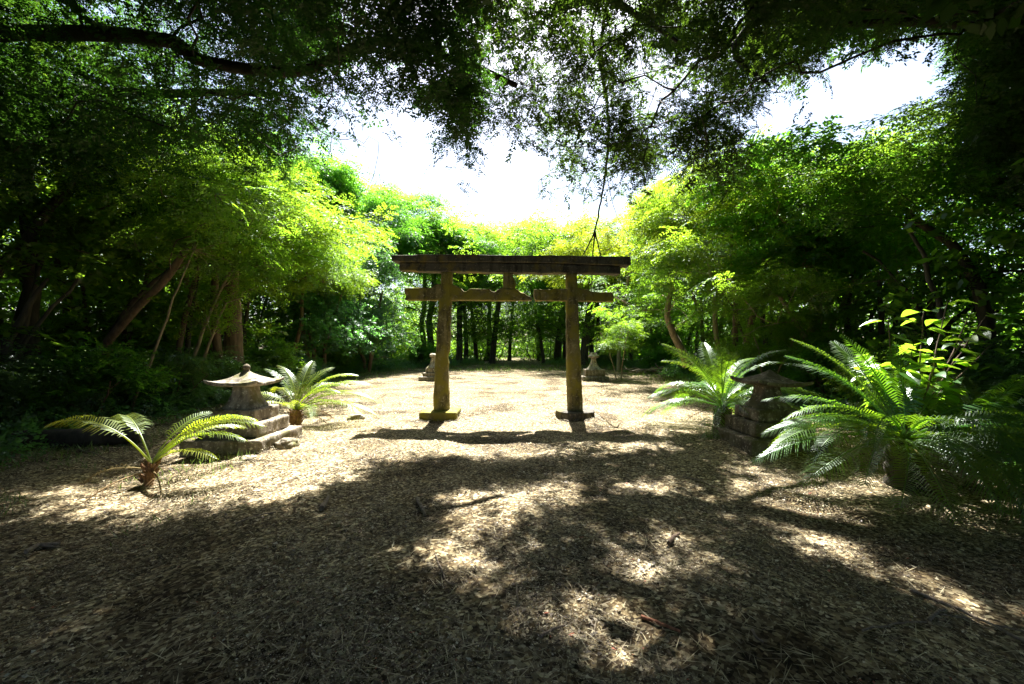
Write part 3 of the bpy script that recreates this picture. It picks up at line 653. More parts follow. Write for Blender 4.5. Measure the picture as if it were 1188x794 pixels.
# trunks standing at the far end
far = [(528,21,38,.34),(552,20,40,.25),(560,20,41,.2),(570,20,37,.36),(590,18,46,.25),(605,18,50,.2),(638,20,39,.2),(650,20,38,.5),(664,20,40,.28),(676,20,36,.45),(378+150,22,36,.5),(500,22,33,.3),(514,22,31,.36)]
for k, (px, dy, D, rr) in enumerate([(509,0,35,.30),(533,0,36,.42),(553,0,40,.3),(571,0,38,.42),(591,0,46,.3),(631,0,37,.22),(646,0,39,.5),(655,0,43,.34),(677,0,33,.5),(694,0,36,.3)]):
    x = (px-HX)/F*D; g = np.random.default_rng(900+k)
    o = (x, D, 0); r = empty('tall_tree', o, label=['slender dark trunk left of the left gate post far away','dark trunk seen just inside the left gate post','thin trunk in the row beyond the left half of the gate','thick trunk third inside the gate opening','trunk in the middle of the gate opening, furthest off','slim leaning trunk against the lime green glow','thickest dark trunk left of the right gate post','narrow trunk touching the thickest one','dark trunk between right gate post and small lantern','trunk right behind the small right lantern'][k], cat='tree', group=FG)
    c = np.stack([g.normal(0, 2.6, 64), g.normal(0, 2.3, 64), g.uniform(2.7, 12.5, 64)], 1)
    m = MB(); ln = g.normal(0, .5, 2) if k != 5 else np.array([-1.2, 0])
    skeleton(m, [[(0,0,-.2),(ln[0]*.2,ln[1]*.2,2),(ln[0]*.6,ln[1]*.6,4.5),(ln[0],ln[1],7)]], [(rr*.75, rr*.45)], c, g, r_tip=.02)
    m.build('trunk', 'bark_dark', r, True)
    cm = MB(); crown_sprays(cm, 'feather_far', c, 9, g, .7); cm.build('crown', 'leaf_bright' if k % 3 == 1 else 'leaf_mid', r)

# woods that read as one mass
def wood(name, label, boxes, n, leaf, seed, spray='broad_far', per=5, pole_n=0, spread=.8):
    g = np.random.default_rng(seed); A = []
    area = np.array([(b[1]-b[0])*(b[3]-b[2]) for b in boxes], float); area /= area.sum()
    for b, a in zip(boxes, area):
        k = int(n*a); x = g.uniform(b[0], b[1], k); y = g.uniform(b[2], b[3], k)
        top = b[4]*(.72+.28*np.sin(x*.55+seed)*np.cos(y*.4))
        z = .3+g.uniform(0, 1, k)**(1.4 if name == 'far_woods' else .8)*top; A.append(np.stack([x, y, z], 1))
    A = np.concatenate(A); m = MB(); crown_sprays(m, spray, A, per, g, spread, .6)
    tag(m.build(name, leaf), label, kind='stuff', cat='wood')
    if pole_n:
        m = MB()
        for _ in range(pole_n):
            b = boxes[g.integers(0, len(boxes))]; x, y = g.uniform(b[0], b[1]), g.uniform(b[2], b[3]); h = b[4]*g.uniform(.5, .9); lx, ly = g.normal(0, .9, 2)
            p, r_ = smooth_line([(x,y,-.1),(x+lx*.3,y+ly*.3,h*.35),(x+lx*.5,y+ly*.6,h*.7),(x+lx,y+ly,h)], np.linspace(g.uniform(.04,.14), .03, 4), 3, g, .08); m.tube(p, r_, 6, g.uniform(0, 1))
        tag(m.build(name+'_stems', 'bark_dark', smooth=True), 'crowded dark stems inside the '+label.split(',')[0], kind='stuff', cat='stems')
wood('left_woods', 'dense mixed wood behind the left side of the clearing', [(-17,-10.5,9,20,7),(-24,-17,5,30,10),(-19,-11,20,40,9),(-17,-9.5,0,9,5)], 1100, 'leaf_mid', 31, pole_n=150)
wood('right_woods', 'dense mixed wood behind the right side of the clearing', [(9.8,15,9,20,6.0),(15,24,4,30,8),(10,18,20,40,8),(9,16,-1,9,5)], 1000, 'leaf_mid', 32, pole_n=150)
wood('far_woods', 'bright far wood, closing the end of the clearing', [(-13,-1.3,46,49.5,3.4),(1.7,14,46,49.5,3.4),(-20,20,60,74,14),(-24,-11,41,58,9.5),(12,25,41,58,9.5)], 5200, 'leaf_bright', 33, 'broad_far', 4, pole_n=90, spread=1.1)
# unseen woods, added behind the viewer to keep the near shade dark
wood('rear_shade_woods', 'unseen wood added behind the viewer to deepen the foreground shade', [(-16,16,-14,-6,9)], 700, 'leaf_dark', 34, 'coarse', 6)

# ------------------------------------------------------------------ undergrowth (uncountable)
def low_growth():
    g = np.random.default_rng(77); m = MB(); m2 = MB()
    n = 5200; y = g.uniform(2.5, 40, n)**1.0; side = g.choice([-1, 1], n)
    d = g.gamma(1.6, 1.3, n)-.25
    x = np.where(side < 0, el(y)-d, er(y)+d)
    p = np.stack([x, y, gz(x, y)+g.uniform(.0, .28, n)*np.clip(d, .1, 1)], 1)
    put_sprays(m, 'feather', p[:3000], g, None, (38, 22), sc=(.35, .9))
    put_sprays(m, 'small', p[3000:], g, None, (35, 25), sc=(.5, 1.2))
    tag(m.build('undergrowth', 'leaf_grey'), 'low ferny ground cover under the trees around the clearing', 'undergrowth', kind='stuff')
    # grass
    n = 46000; y = g.uniform(2.2, 36, n); side = g.choice([-1, 1], n); d = g.normal(-.1, .8, n)
    x = np.where(side < 0, el(y)-d, er(y)+d)
    f = g.uniform(0, 1, n) < .035; x[f] = g.uniform(-6, -3.2, f.sum()); y[f] = g.uniform(3.2, 5.8, f.sum())
    f2 = g.uniform(0, 1, n) < .2; x[f2] = g.normal(0, 4.5, f2.sum()); y[f2] = g.uniform(26, 36, f2.sum())
    k = fbm(x, y, .9, 4.) > .08; x, y = x[k], y[k]; n = len(x)
    b = np.stack([x, y, gz(x, y)], 1); dd = nrm(np.stack([g.normal(0, .5, n), g.normal(0, .5, n), np.ones(n)], 1))
    s = nrm(np.cross(dd, g.normal(0, 1, (n, 3)))); L = g.uniform(.03, .12, n)*(1+np.clip(y/14, 0, 1.5))
    m2.quads(rhomb(b, dd, s, L, .006*(1+y*.12)), g.uniform(0, 1, n))
    tag(m2.build('grass', 'grass'), 'sparse short grass at the edges of the clearing', 'grass', kind='stuff')
low_growth()

# ------------------------------------------------------------------ leaf litter
def litter():
    g = np.random.default_rng(9); m = MB()
    n = 420000; y = 1.7+(g.uniform(0, 1, n)**1.7)*11; x = g.uniform(-1.32, 1.32, n)*y+g.normal(0, .3, n)
    kp = fbm(x, y, 1.1, 7.)+.6*fbm(x, y, 3.3, 2.) > g.normal(-.04, .28, n); x = x[kp]; y = y[kp]; n = len(x)
    big = g.uniform(0, 1, n) < .06
    L = np.where(big, g.uniform(.024, .04, n), g.uniform(.007, .017, n))*(1+y*.05); W = L*g.uniform(.3, .65, n)
    a = g.uniform(0, 6.28, n); d = nrm(np.stack([np.cos(a), np.sin(a), g.normal(0, .22, n)], 1))
    s = nrm(np.cross(d, nrm(np.stack([g.normal(0, .3, n), g.normal(0, .3, n), np.ones(n)], 1))))
    b = np.stack([x, y, gz(x, y)+g.uniform(.002, .014, n)], 1)
    m.quads(rhomb(b, d, s, L, W, g.normal(0, .12, n)[:, None]), g.beta(1.5, 1.7, n)*np.where(g.uniform(0, 1, n) < .04, 1.4, .95))
    for (lx, ly) in ((-4.25, 6.62), (4.08, 6.62)):      # chips caught on the lantern steps and drifted against them
        for h0, h1, z in ((.45, .60, .227), (.34, .45, .442), (.60, .70, None)):
            q = 700 if z else 2600; a = g.uniform(-h1, h1, (q, 2)); k_ = np.maximum(abs(a[:, 0]), abs(a[:, 1])) > h0; a = a[k_]; q = len(a); t_ = (np.maximum(abs(a[:, 0]), abs(a[:, 1]))-h0)/(h1-h0)
            zz = np.full(q, z+.006) if z else gz(lx+a[:, 0], ly+a[:, 1])+.05*(1-t_)+.004
            c = g.uniform(0, 6.28, q); d = nrm(np.stack([np.cos(c), np.sin(c), g.normal(0, .15, q)], 1)); s_ = nrm(np.cross(d, np.tile([0, 0, 1.], (q, 1))))
            m.quads(rhomb(np.stack([lx+a[:, 0], ly+a[:, 1], zz], 1), d, s_, g.uniform(.015, .04, q), g.uniform(.008, .016, q)), g.beta(1.5, 1.7, q))
    for fx in (-1.62, 1.40):
        q = 2600; a = g.uniform(-.56, .56, (q, 2)); k_ = np.maximum(abs(a[:, 0]), abs(a[:, 1])) > .42; a = a[k_]; q = len(a); t_ = (np.maximum(abs(a[:, 0]), abs(a[:, 1]))-.42)/.14
        c = g.uniform(0, 6.28, q); d = nrm(np.stack([np.cos(c), np.sin(c), g.normal(0, .15, q)], 1)); s_ = nrm(np.cross(d, np.tile([0, 0, 1.], (q, 1))))
        m.quads(rhomb(np.stack([fx+a[:, 0], 9.35+a[:, 1], gz(fx+a[:, 0], 9.35+a[:, 1])+.045*(1-t_)+.004], 1), d, s_, g.uniform(.015, .04, q), g.uniform(.008, .016, q)), g.beta(1.5, 1.7, q))
    # thin stalks
    k = 9000; y = 1.7+(g.uniform(0, 1, k)**1.6)*9; x = g.uniform(-1.3, 1.3, k)*y; a = g.uniform(0, 6.28, k)
    d = nrm(np.stack([np.cos(a), np.sin(a), g.normal(0, .06, k)], 1)); s = nrm(np.cross(d, np.tile([0, 0, 1.], (k, 1))))
    b = np.stack([x, y, gz(x, y)+g.uniform(.008, .018, k)], 1)
    m.quads(rhomb(b, d, s, g.uniform(.06, .2, k), np.full(k, .005)), g.uniform(.3, .85, k))
    tag(m.build('leaf_litter', 'litter'), 'dry brown and straw coloured leaf litter covering the ground', 'leaf litter', kind='stuff')
litter()

# ------------------------------------------------------------------ sticks and stones on the ground
def stick(pts, r, label, mat='stick', side=(), name='fallen_stick', grp='sticks lying on the litter'):
    g = np.random.default_rng(int(pts[0][0]+pts[0][1]*3)); q = [G(a, b) for a, b in pts]
    for p in q: p.z = float(gz(p.x, p.y))+r*.9+.006
    o = q[0].copy(); m = MB()
    fp, fr = smooth_line([tuple(p-o) for p in q], np.linspace(r, r*.6, len(q)), 5, g, .06); m.tube(fp, fr, 7, cap=True)
    for s in side:
        k = int(len(fp)*s); d = Vector(fp[min(k+1, len(fp)-1)]-fp[k]).normalized(); e = Vector((-d.y, d.x, .1))*(1 if g.uniform() > .5 else -1)
        L = g.uniform(.08, .2); a = Vector(fp[k]); m.tube([a, a+(d+e)*L*.5, a+(d*1.3+e)*L], [r*.5, r*.4, r*.25], 5)
    tag(m.build(name, mat, smooth=True, loc=tuple(o)), label, 'stick', grp)
stick([(273,609),(295,603),(320,597)], .008, 'straight pale stick lying on the sunlit litter left of centre')
stick([(373,594),(377,587),(381,580)], .028, 'short stubby piece of wood on the left edge of the shade')
stick([(484,581),(489,590),(493,597)], .022, 'short grey chunk of wood in the shade below the left gate post', )
stick([(776,638),(781,630),(788,622)], .018, 'short curved brown stick right of centre', 'bark_brown')
stick([(744,724),(768,735),(789,745)], .011, 'reddish brown stick near the bottom right of centre', 'stick_red')
stick([(599,681),(600,695),(601,714),(600,722)], .006, 'thin pale twig pointing at the viewer near the bottom centre')
stick([(627,745),(640,737),(655,730)], .009, 'short pale twig lying at the bottom centre')
stick([(1056,682),(1095,697),(1140,714),(1200,744)], .012, 'long thin branch along the lit strip at the lower right', 'stick', (.4, .7))
stick([(1078,720),(1088,710),(1096,706)], .01, 'forked grey twig beside the long branch at lower right', 'stick', (.4,))
stick([(505,648),(512,662),(518,676),(530,680)], .006, 'bent thin twig beside the dappled patch left of centre')
stick([(792,556),(812,560),(830,568)], .009, 'slim pale twig in the shade right of centre')
stick([(873,740),(878,748),(886,752)], .008, 'small twig near the bottom right')
stick([(1000,738),(1040,730),(1075,722)], .006, 'hair-thin twig left of the forked grey twig')
stick([(75,519),(100,525),(125,533),(140,538)], .009, 'bare dry stalk lying left of the small cycad', 'stick', (.2, .3))
stick([(30,640),(46,632),(70,628)], .02, 'crooked pale branch on the ground at the left edge', 'stick', (.5,))
def log(pts, r, label, name='fallen_log'):
    g = np.random.default_rng(4); q = [G(a, b) for a, b in pts]
    o = q[0].copy(); m = MB(); m.tube(*smooth_line([tuple(p-o+Vector((0, 0, r*.7))) for p in q], [r, r*.95, r*.8][:len(q)], 8, g, .03), 14, cap=True)
    tag(m.build(name, 'bark_dark', smooth=True, loc=tuple(o)), label, 'log')
log([(20,520),(100,516),(165,512)], .16, 'dark fallen log lying in shade behind the small left cycad')
def rock(loc, sx, sy, sz, seed, label, name='stone', cat='stone', grp='stones at the foot of the pale lantern', mat='rock'):
    bm = bmesh.new(); bmesh.ops.create_icosphere(bm, subdivisions=4, radius=1)
    for v in bm.verts:
        c = v.co.normalized(); k = 1+.35*mnoise.noise(c*1.3+Vector((seed, 0, 0)))+.12*mnoise.noise(c*4+Vector((0, seed, 0)))
        c = Vector([math.copysign(abs(a)**.75, a) for a in c])*k; v.co = Vector((c.x*sx, c.y*sy, c.z*sz))
    me = bpy.data.meshes.new(name); bm.to_mesh(me); bm.free(); me.materials.append(M[mat])
    me.polygons.foreach_set('use_smooth', np.ones(len(me.polygons), bool))
    o = link_mesh(name, me, None, loc); o.rotation_euler = (0, 0, seed); tag(o, label, cat, grp); return o
p = G(333,521); rock((p.x, p.y, .06), .16, .12, .11, 1.3, 'flat mossy stone against the lantern base, nearest its right corner')
p = G(288,536); rock((p.x, p.y, .03), .13, .09, .055, 2.7, 'pale low stone in front of the lantern base')
p = G(277,541); rock((p.x, p.y, .02), .08, .06, .04, 4.1, 'small pale stone left of the low one, front of the lantern base')
p = G(414,488); rock((p.x, p.y, .04), .14, .18, .09, 5.1, 'lone low block of stone right of the cycad behind the pale lantern', grp=None)
# debris pile
def debris():
    c = G(752, 434); g = np.random.default_rng(14); r = empty('debris_pile', tuple(c), label='low pile of dead branches and broken blocks right of the small far lantern', cat='debris pile')
    m = MB()
    for k in range(34):
        a = g.uniform(0, 6.28); L = g.uniform(.4, 1.3); x, y = g.normal(0, .7), g.normal(0, .4); z = g.uniform(.03, .3)
        p, q = smooth_line([(x-L*.5*math.cos(a), y-L*.5*math.sin(a), z), (x, y, z+.06), (x+L*.5*math.cos(a), y+L*.5*math.sin(a), z+g.uniform(-.1, .35))], [.04, .035, .02], 3, g, .1); m.tube(p, q, 6)
    m.build('branches', 'stick', r, True)
    for k in range(7):
        o = rock((0, 0, 0), g.uniform(.12, .26), g.uniform(.1, .2), g.uniform(.08, .16), g.uniform(0, 9), None, 'block', None, None, 'lantern_old')
        o.parent = r; o.location = (g.normal(0, .7), g.normal(0, .4), .08)
debris()

# ------------------------------------------------------------------ stone work
def finish_stone(name, bm, mat, parent, voxel=.02, amp=.006, sc=6., amp2=.0025, loc=(0, 0, 0)):
    bmesh.ops.recalc_face_normals(bm, faces=bm.faces)
    me = bpy.data.meshes.new(name+'_src'); bm.to_mesh(me); bm.free()
    t = bpy.data.objects.new('t', me); COL.objects.link(t)
    if voxel:
        md = t.modifiers.new('r', 'REMESH'); md.mode = 'VOXEL'; md.voxel_size = voxel
        dg = bpy.context.evaluated_depsgraph_get(); m2 = bpy.data.meshes.new_from_object(t.evaluated_get(dg))
    else: m2 = me.copy()
    bpy.data.objects.remove(t)
    n = len(m2.vertices); co = np.empty(n*3, np.float32); m2.vertices.foreach_get('co', co); co = co.reshape(-1, 3)
    nr = np.empty(n*3, np.float32); m2.vertices.foreach_get('normal', nr); nr = nr.reshape(-1, 3)
    o3 = Vector((loc[0]*3.1+len(name), loc[1], loc[2]))
    d = np.array([amp*mnoise.noise(Vector(map(float, c))*sc+o3)+amp2*mnoise.noise(Vector(map(float, c))*sc*5+o3) for c in co], np.float32)
    chip = np.array([max(0., mnoise.noise(Vector(map(float, c))*sc*.55-o3)-.42) for c in co], np.float32)
    co = co+nr*(d-chip*amp*6)[:, None]; m2.vertices.foreach_set('co', co.ravel().astype(np.float32))
    m2.materials.clear(); m2.materials.append(M[mat]); m2.polygons.foreach_set('use_smooth', np.ones(len(m2.polygons), bool)); m2.update()
    m2.name = name
    return link_mesh(name, m2, parent, loc)
def extrude_poly(pts, y0, y1, bev=.012):
    """pts (x,z) -> prism between y0 and y1"""
    bm = bmesh.new(); a = [bm.verts.new((x, y0, z)) for x, z in pts]; b = [bm.verts.new((x, y1, z)) for x, z in pts]
    n = len(pts); bm.faces.new(a); bm.faces.new(b[::-1])
    for i in range(n): bm.faces.new((a[i], b[i], b[(i+1) % n], a[(i+1) % n]))
    return bm
def box_bm(x0, x1, y0, y1, z0, z1, bev=.012, taper=0.):
    bm = bmesh.new(); bmesh.ops.create_cube(bm, size=1)
    for v in bm.verts:
        k = 1-taper*(v.co.z+.5)
        v.co = Vector(((x0+x1)/2+v.co.x*(x1-x0)*k, (y0+y1)/2+v.co.y*(y1-y0)*k, z0+(v.co.z+.5)*(z1-z0)))
    if bev: bmesh.ops.bevel(bm, geom=list(bm.edges), offset=bev, segments=1, affect='EDGES')
    return bm
TY = 9.35
def tp(px, py): p = P(px, py, TY); return (p.x, p.z)
tor = empty('torii_gate', ((tp(594, 487)[0]), TY, 0), label='weathered concrete torii gate with a broken cross beam, standing on the sunlit clearing', cat='torii gate')
ox = tor.location.x
def tl(pts): return [(tp(a, b)[0]-ox, tp(a, b)[1]) for a, b in pts]
# top beam, its under-beam
finish_stone('top_beam', extrude_poly(tl([(456,298.2),(500,297.6),(560,297.8),(594,298.6),(660,298.9),(729,299.8),(729.5,309.8),(718,310),(640,307),(560,306),(470,306),(457,304.5)]), -.20, .20), 'torii_top', tor, .022, .008)
finish_stone('under_beam', extrude_poly(tl([(465,306.5),(560,306.5),(640,307.5),(718.5,310.5),(718.3,319.2),(700,318.6),(668,318),(640,318),(628,319.2),(618,317.3),(606,318),(560,317),(540,316.6),(520,316.8),(490,316),(465.3,315.2)]), -.14, .14), 'torii_top', tor, .022, .008)
# lower beam in two broken lengths
finish_stone('tie_beam', extrude_poly(tl([(470,334.8),(486,334.6),(503.5,334.2),(505,331.4),(510,330.6),(526,330.4),(531,333.6),(535,334.4),(538,338.4),(541,339.0),(545.5,335.8),(568,336.0),(571.5,339.0),(575,339.4),(579,335.8),(584,334.4),(600,336.5),(604,339.6),(608,340.6),(611,343.2),(616,344.8),(617.3,349.2),(590,349.4),(540,349.0),(500,349.0),(470.3,348.8)]), -.10, .10), 'torii', tor, .018, .010, 9.)['label'] = 'broken tie beam with a crumbled upper edge'
finish_stone('tie_beam', extrude_poly(tl([(619.3,336.6),(656,336.0),(672,334.4),(675,336.2),(681,336.4),(684,338.8),(688,339.4),(710,340.0),(711.5,345),(711,350.8),(690,350.3),(656,349.6),(621,349.4),(619,344)]), -.10, .10), 'torii', tor, .018, .010, 9.)['label'] = 'shorter tie beam on the right, separated by a gap'
finish_stone('centre_strut', extrude_poly(tl([(583.6,317),(595.8,317),(594.6,320.4),(597.2,325),(598.4,329.4),(597.6,336.2),(583.8,335.2)]), -.09, .09), 'torii', tor, .016, .008, 9.)
# posts
def post(pts_c, name, label, chip):
    """pts_c: (px centre, py, px width)"""
    bm = bmesh.new(); n = 20; rings = []
    zs = np.linspace(0, 1, 60)
    rows = [c[1] for c in pts_c]
    for u in zs:
        row = rows[0]+(rows[-1]-rows[0])*u
        cx = np.interp(-row, [-r for r in rows], [c[0] for c in pts_c]); wd = np.interp(-row, [-r for r in rows], [c[2] for c in pts_c])
        x, z = tp(cx, row); r_ = wd/F*TY*.5; ring = []
        for k in range(n):
            a = 2*math.pi*k/n; dx, dy = math.cos(a), math.sin(a)
            e = (abs(dx)**3.2+abs(dy)**3.2)**(-1/3.2)
            px_, py_ = dx*e*r_, dy*e*r_
            bite = chip(row, dx, dy)
            ring.append(bm.verts.new((x-ox+px_*(1-bite), py_*(1-.4*bite), z)))
        rings.append(ring)
    for a, b in zip(rings[:-1], rings[1:]):
        for k in range(n): bm.faces.new((a[k], a[(k+1) % n], b[(k+1) % n], b[k]))
    bm.faces.new(rings[0][::-1]); bm.faces.new(rings[-1])
    o = finish_stone(name, bm, 'torii', tor, .02, .012, 5.); o['label'] = label
def chipL(row, dx, dy):
    k = 0.
    if dx > .1: k += .34*dx*math.exp(-((row-414)/5.5)**2)+.22*dx*math.exp(-((row-428)/7)**2)+.14*dx*math.exp(-((row-445)/10)**2)+.10*dx*max(0, mnoise.noise(Vector((row*.11, 0, 0)))+.1)
    return k
def chipR(row, dx, dy): return .06*max(0, mnoise.noise(Vector((row*.12, 5, dx))))
post([(512.0,479,19.2),(513.6,430,17.6),(515.4,380,15.8),(519.0,316,13.0)], 'post', 'left post with a chunk broken out of its inner side', chipL)
post([(667.0,479,18.2),(665.6,430,16.9),(664.0,380,15.0),(662.6,318,13.2)], 'post', 'right post, intact', chipR)
bx = tp(511.5, 480)[0]-ox
finish_stone('footing', box_bm(bx-.41, bx+.41, -.40, .40, -.12, .17, .02), 'torii', tor, .022, .010)['label'] = 'square left footing slab'
bx = tp(667.3, 480)[0]-ox
bm = bmesh.new(); bmesh.ops.create_cone(bm, cap_ends=True, segments=12, radius1=.46, radius2=.44, depth=.28)
for v in bm.verts: v.co += Vector((bx, 0, .02))
finish_stone('footing', bm, 'torii_top', tor, .022, .010)['label'] = 'rounded right footing slab'

def ring_loft(prof, n=32, ex=6.):
    bm = bmesh.new(); rs = []
    for z, h in prof:
        ring = []
        for k in range(n):
            a = 2*math.pi*(k+.5)/n; dx, dy = math.cos(a), math.sin(a); e = (abs(dx)**ex+abs(dy)**ex)**(-1/ex)
            ring.append(bm.verts.new((dx*e*h, dy*e*h, z)))
        rs.append(ring)
    for a, b in zip(rs[:-1], rs[1:]):
        for k in range(n): bm.faces.new((a[k], a[(k+1) % n], b[(k+1) % n], b[k]))
    bm.faces.new(rs[0][::-1]); bm.faces.new(rs[-1]); return bm
def roof_bm(a, z0, h, lift=.05, th=.045, n=30):
    bm = bmesh.new(); top = {}; bot = {}
    for i in range(n+1):
        for j in range(n+1):
            u, v = -1+2*i/n, -1+2*j/n; t = max(abs(u), abs(v))
            z = z0+h*(.18*(1-t)+.82*(1-t)**1.9)+lift*(abs(u)**3*abs(v)**3)+.35*lift*t**4
            rr = 1-.10*(1-abs(u*v))*t**6
            top[i, j] = bm.verts.new((u*a*rr, v*a*rr, z+th)); bot[i, j] = bm.verts.new((u*a*rr*.985, v*a*rr*.985, z0-.01+lift*(abs(u)**3*abs(v)**3)+.35*lift*t**4))
    for i in range(n):
        for j in range(n):
            bm.faces.new((top[i, j], top[i+1, j], top[i+1, j+1], top[i, j+1])); bm.faces.new((bot[i, j], bot[i, j+1], bot[i+1, j+1], bot[i+1, j]))
    for i in range(n):
        bm.faces.new((top[i, 0], bot[i, 0], bot[i+1, 0], top[i+1, 0])); bm.faces.new((top[i+1, n], bot[i+1, n], bot[i, n], top[i, n]))
        bm.faces.new((top[0, i+1], bot[0, i+1], bot[0, i], top[0, i])); bm.faces.new((top[n, i], bot[n, i], bot[n, i+1], top[n, i+1]))
    return bm
def lantern(x, y, rz, label, mats, finial=True, tilt=(0, 0), roof=.40, drop=0.):
    r = empty('stone_lantern', (x, y, 0), rz, label=label, cat='stone lantern', group='stone lanterns flanking the clearing')
    body_m, step_m = mats
    zt = 0
    for h, z0, z1 in ((.60, -.1, .225), (.45, .227, .44), (.34, .442, .63)):
        finish_stone('step', box_bm(-h, h, -h, h, z0, z1, .012), step_m, r, .022, .008, 5.)
    finish_stone('shaft', ring_loft([(.625, .27), (.66, .262), (.70, .225), (.76, .19), (.84, .165), (.92, .152), (.985, .15)]), body_m, r, .014, .006, 7.)
    ro = finish_stone('roof', roof_bm(roof, .985, .20), body_m, r, .014, .007, 7.); ro.rotation_euler = (tilt[0], tilt[1], 0)
    if finial:
        f = finish_stone('finial', ring_loft([(1.18, .035), (1.205, .052), (1.222, .038), (1.235, .042), (1.26, .056), (1.285, .05), (1.31, .028), (1.318, .01)], 20, 2.), 'lantern_old', r, .008, .003, 14.)
    return r
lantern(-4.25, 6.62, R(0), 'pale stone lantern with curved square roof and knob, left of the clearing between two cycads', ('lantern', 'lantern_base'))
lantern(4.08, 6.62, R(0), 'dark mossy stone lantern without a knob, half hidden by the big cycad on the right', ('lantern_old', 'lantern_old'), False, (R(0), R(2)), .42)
def small_lantern(x, y, label, cap):
    r = empty('broken_lantern', (x, y, 0), 0, label=label, cat='stone lantern', group='small lanterns at the far end of the clearing')
    finish_stone('step', box_bm(-.62, .62, -.6, .6, -.1, .17, .02), 'lantern_base', r, .03, .014, 4.)
    finish_stone('step', box_bm(-.46, .46, -.46, .46, .172, .50 if cap else .34, .02), 'lantern_base', r, .03, .014, 4.)
    if not cap: finish_stone('step', box_bm(-.34, .34, -.34, .34, .342, .54, .02), 'lantern_base', r, .03, .012, 4.)
    z = .49 if cap else .53
    finish_stone('shaft', ring_loft([(z, .34), (z+.05, .32), (z+.15, .22), (z+.3, .15), (z+.45, .12), (z+.56, .12)]), 'lantern', r, .02, .01, 6.)
    if cap: finish_stone('cap', ring_loft([(1.04, .13), (1.07, .24), (1.12, .26), (1.17, .22), (1.22, .17), (1.28, .14), (1.31, .07)], 24, 3.), 'lantern', r, .02, .02, 5.)
    else: finish_stone('cap', ring_loft([(1.08, .14), (1.11, .19), (1.18, .2), (1.24, .14), (1.26, .05)], 24, 3.), 'lantern', r, .02, .02, 5.)
small_lantern(-3.78, 20.0, 'small stepped lantern stump far off, partly hidden by the left gate post', False)
small_lantern(3.95, 20.0, 'small broken lantern with a rough cap far off, right of the right gate post', True)

# ------------------------------------------------------------------ cycads
def frond_mesh(g, L, elev, curl, n=46, ll=.17, lw=.012, pet=.2, vee=.28, droop=.38, sidebend=0.):
    """frond in its own frame: grows along +x, rising at elev then arching over"""
    m = MB(); S = 26; s = np.linspace(0, 1, S); ang = elev-curl*s**1.25
    dx = np.cos(ang)*L/(S-1); dz = np.sin(ang)*L/(S-1)
    px = np.concatenate([[0], np.cumsum(dx[:-1])]); pz = np.concatenate([[0], np.cumsum(dz[:-1])]); py = sidebend*L*s**2
    pts = np.stack([px, py, pz], 1)
    m.tube(pts, np.linspace(.013, .003, S)*(L/1.4)**.5, 5, .95)
    u = np.linspace(pet, .995, n)
    c = np.stack([np.interp(u, s, pts[:, k]) for k in range(3)], 1); d = nrm(np.gradient(pts, axis=0)); dd = nrm(np.stack([np.interp(u, s, d[:, k]) for k in range(3)], 1))
    side = nrm(np.cross(np.array([0, 0, 1.]), dd)); up = np.cross(dd, side)
    v = (u-pet)/(1-pet); ln = ll*(np.clip(v*7, .25, 1))*(1-.72*np.clip((v-.55)/.45, 0, 1)**1.6)
    for q in (1, -1):
        fwd = .35+.75*v; dir_ = nrm(side*q*1.0+dd*fwd[:, None]+up*vee+g.normal(0, .05, (n, 3)))
        L_ = (ln*g.uniform(.9, 1.08, n))[:, None]
        e1 = c+dir_*L_*.5; e2 = c+dir_*L_*1.0-np.array([0, 0, 1.])*droop*L_
        wv = dd*lw*.5*(1+v[:, None]*0)
        a = np.stack([c-wv*.7, c+wv*.7, e1+wv*1.1, e1-wv*1.1], 1); b = np.stack([e1-wv*1.1, e1+wv*1.1, e2+wv*.1, e2-wv*.1], 1)
        t = np.clip(g.normal(.45, .15)+g.uniform(-.15, .15, n), 0, 1)
        m.quads(a, t); m.quads(b, t)
    return m
def cycad(loc, fr, label, crown_z, trunk_r, leaf, seed, lean=(0, 0), ll=.17, lw=.013, n=46, trunk_mat='stump_fibre', fs=1.0, dry=3, xc=0):
    g = np.random.default_rng(seed); r = empty('cycad', loc, label=label, cat='cycad', group='cycads around the clearing')
    m = MB(); S = 9
    for_ = [(lean[0]*k/S, lean[1]*k/S, -.05+(crown_z+.06)*k/S) for k in range(S+1)]
    rr = [trunk_r*(1+.12*math.sin(k*2.2)) for k in range(S)]+[trunk_r*.5]
    m.tube(for_, rr, 14)
    for k in range(int(160*max(crown_z, .2))):      # old leaf bases
        a = g.uniform(0, 6.28); z = g.uniform(.02, crown_z); f = z/crown_z; b = np.array([lean[0]*f+trunk_r*.85*math.cos(a), lean[1]*f+trunk_r*.85*math.sin(a), z])
        m.tube([b, b+np.array([math.cos(a)*.045, math.sin(a)*.045, .05])], [.018, .008], 5)
    m.build('trunk', trunk_mat, r, True)
    for (az, el_, L, curl, *o) in fr:
        k = dict(pet=.2); 
        if o: k.update(o[0])
        fm = frond_mesh(g, L, R(el_), R(curl+xc), n=max(16, int(n*L/1.4)), ll=ll*1.3*(L/1.4)**.5, lw=lw, sidebend=g.uniform(-.2, .2), **k)
        f = fm.build('frond', leaf, r); f.scale = (fs,)*3; f.location = (lean[0], lean[1], crown_z-.01); f.rotation_euler = (R(g.uniform(-12, 12)), 0, R(az))
    for k in range(dry):
        fm = frond_mesh(g, fr[0][2]*.8, R(g.uniform(-5, 15)), R(g.uniform(55, 90)), n=18, ll=ll*.9, lw=lw*.7, droop=.7)
        f = fm.build('frond', 'leaf_dry', r); f.location = (lean[0], lean[1], crown_z-.08); f.rotation_euler = (R(g.uniform(-25, 25)), 0, g.uniform(0, 6.28)); f['label'] = 'dead brown hanging frond'
    return r
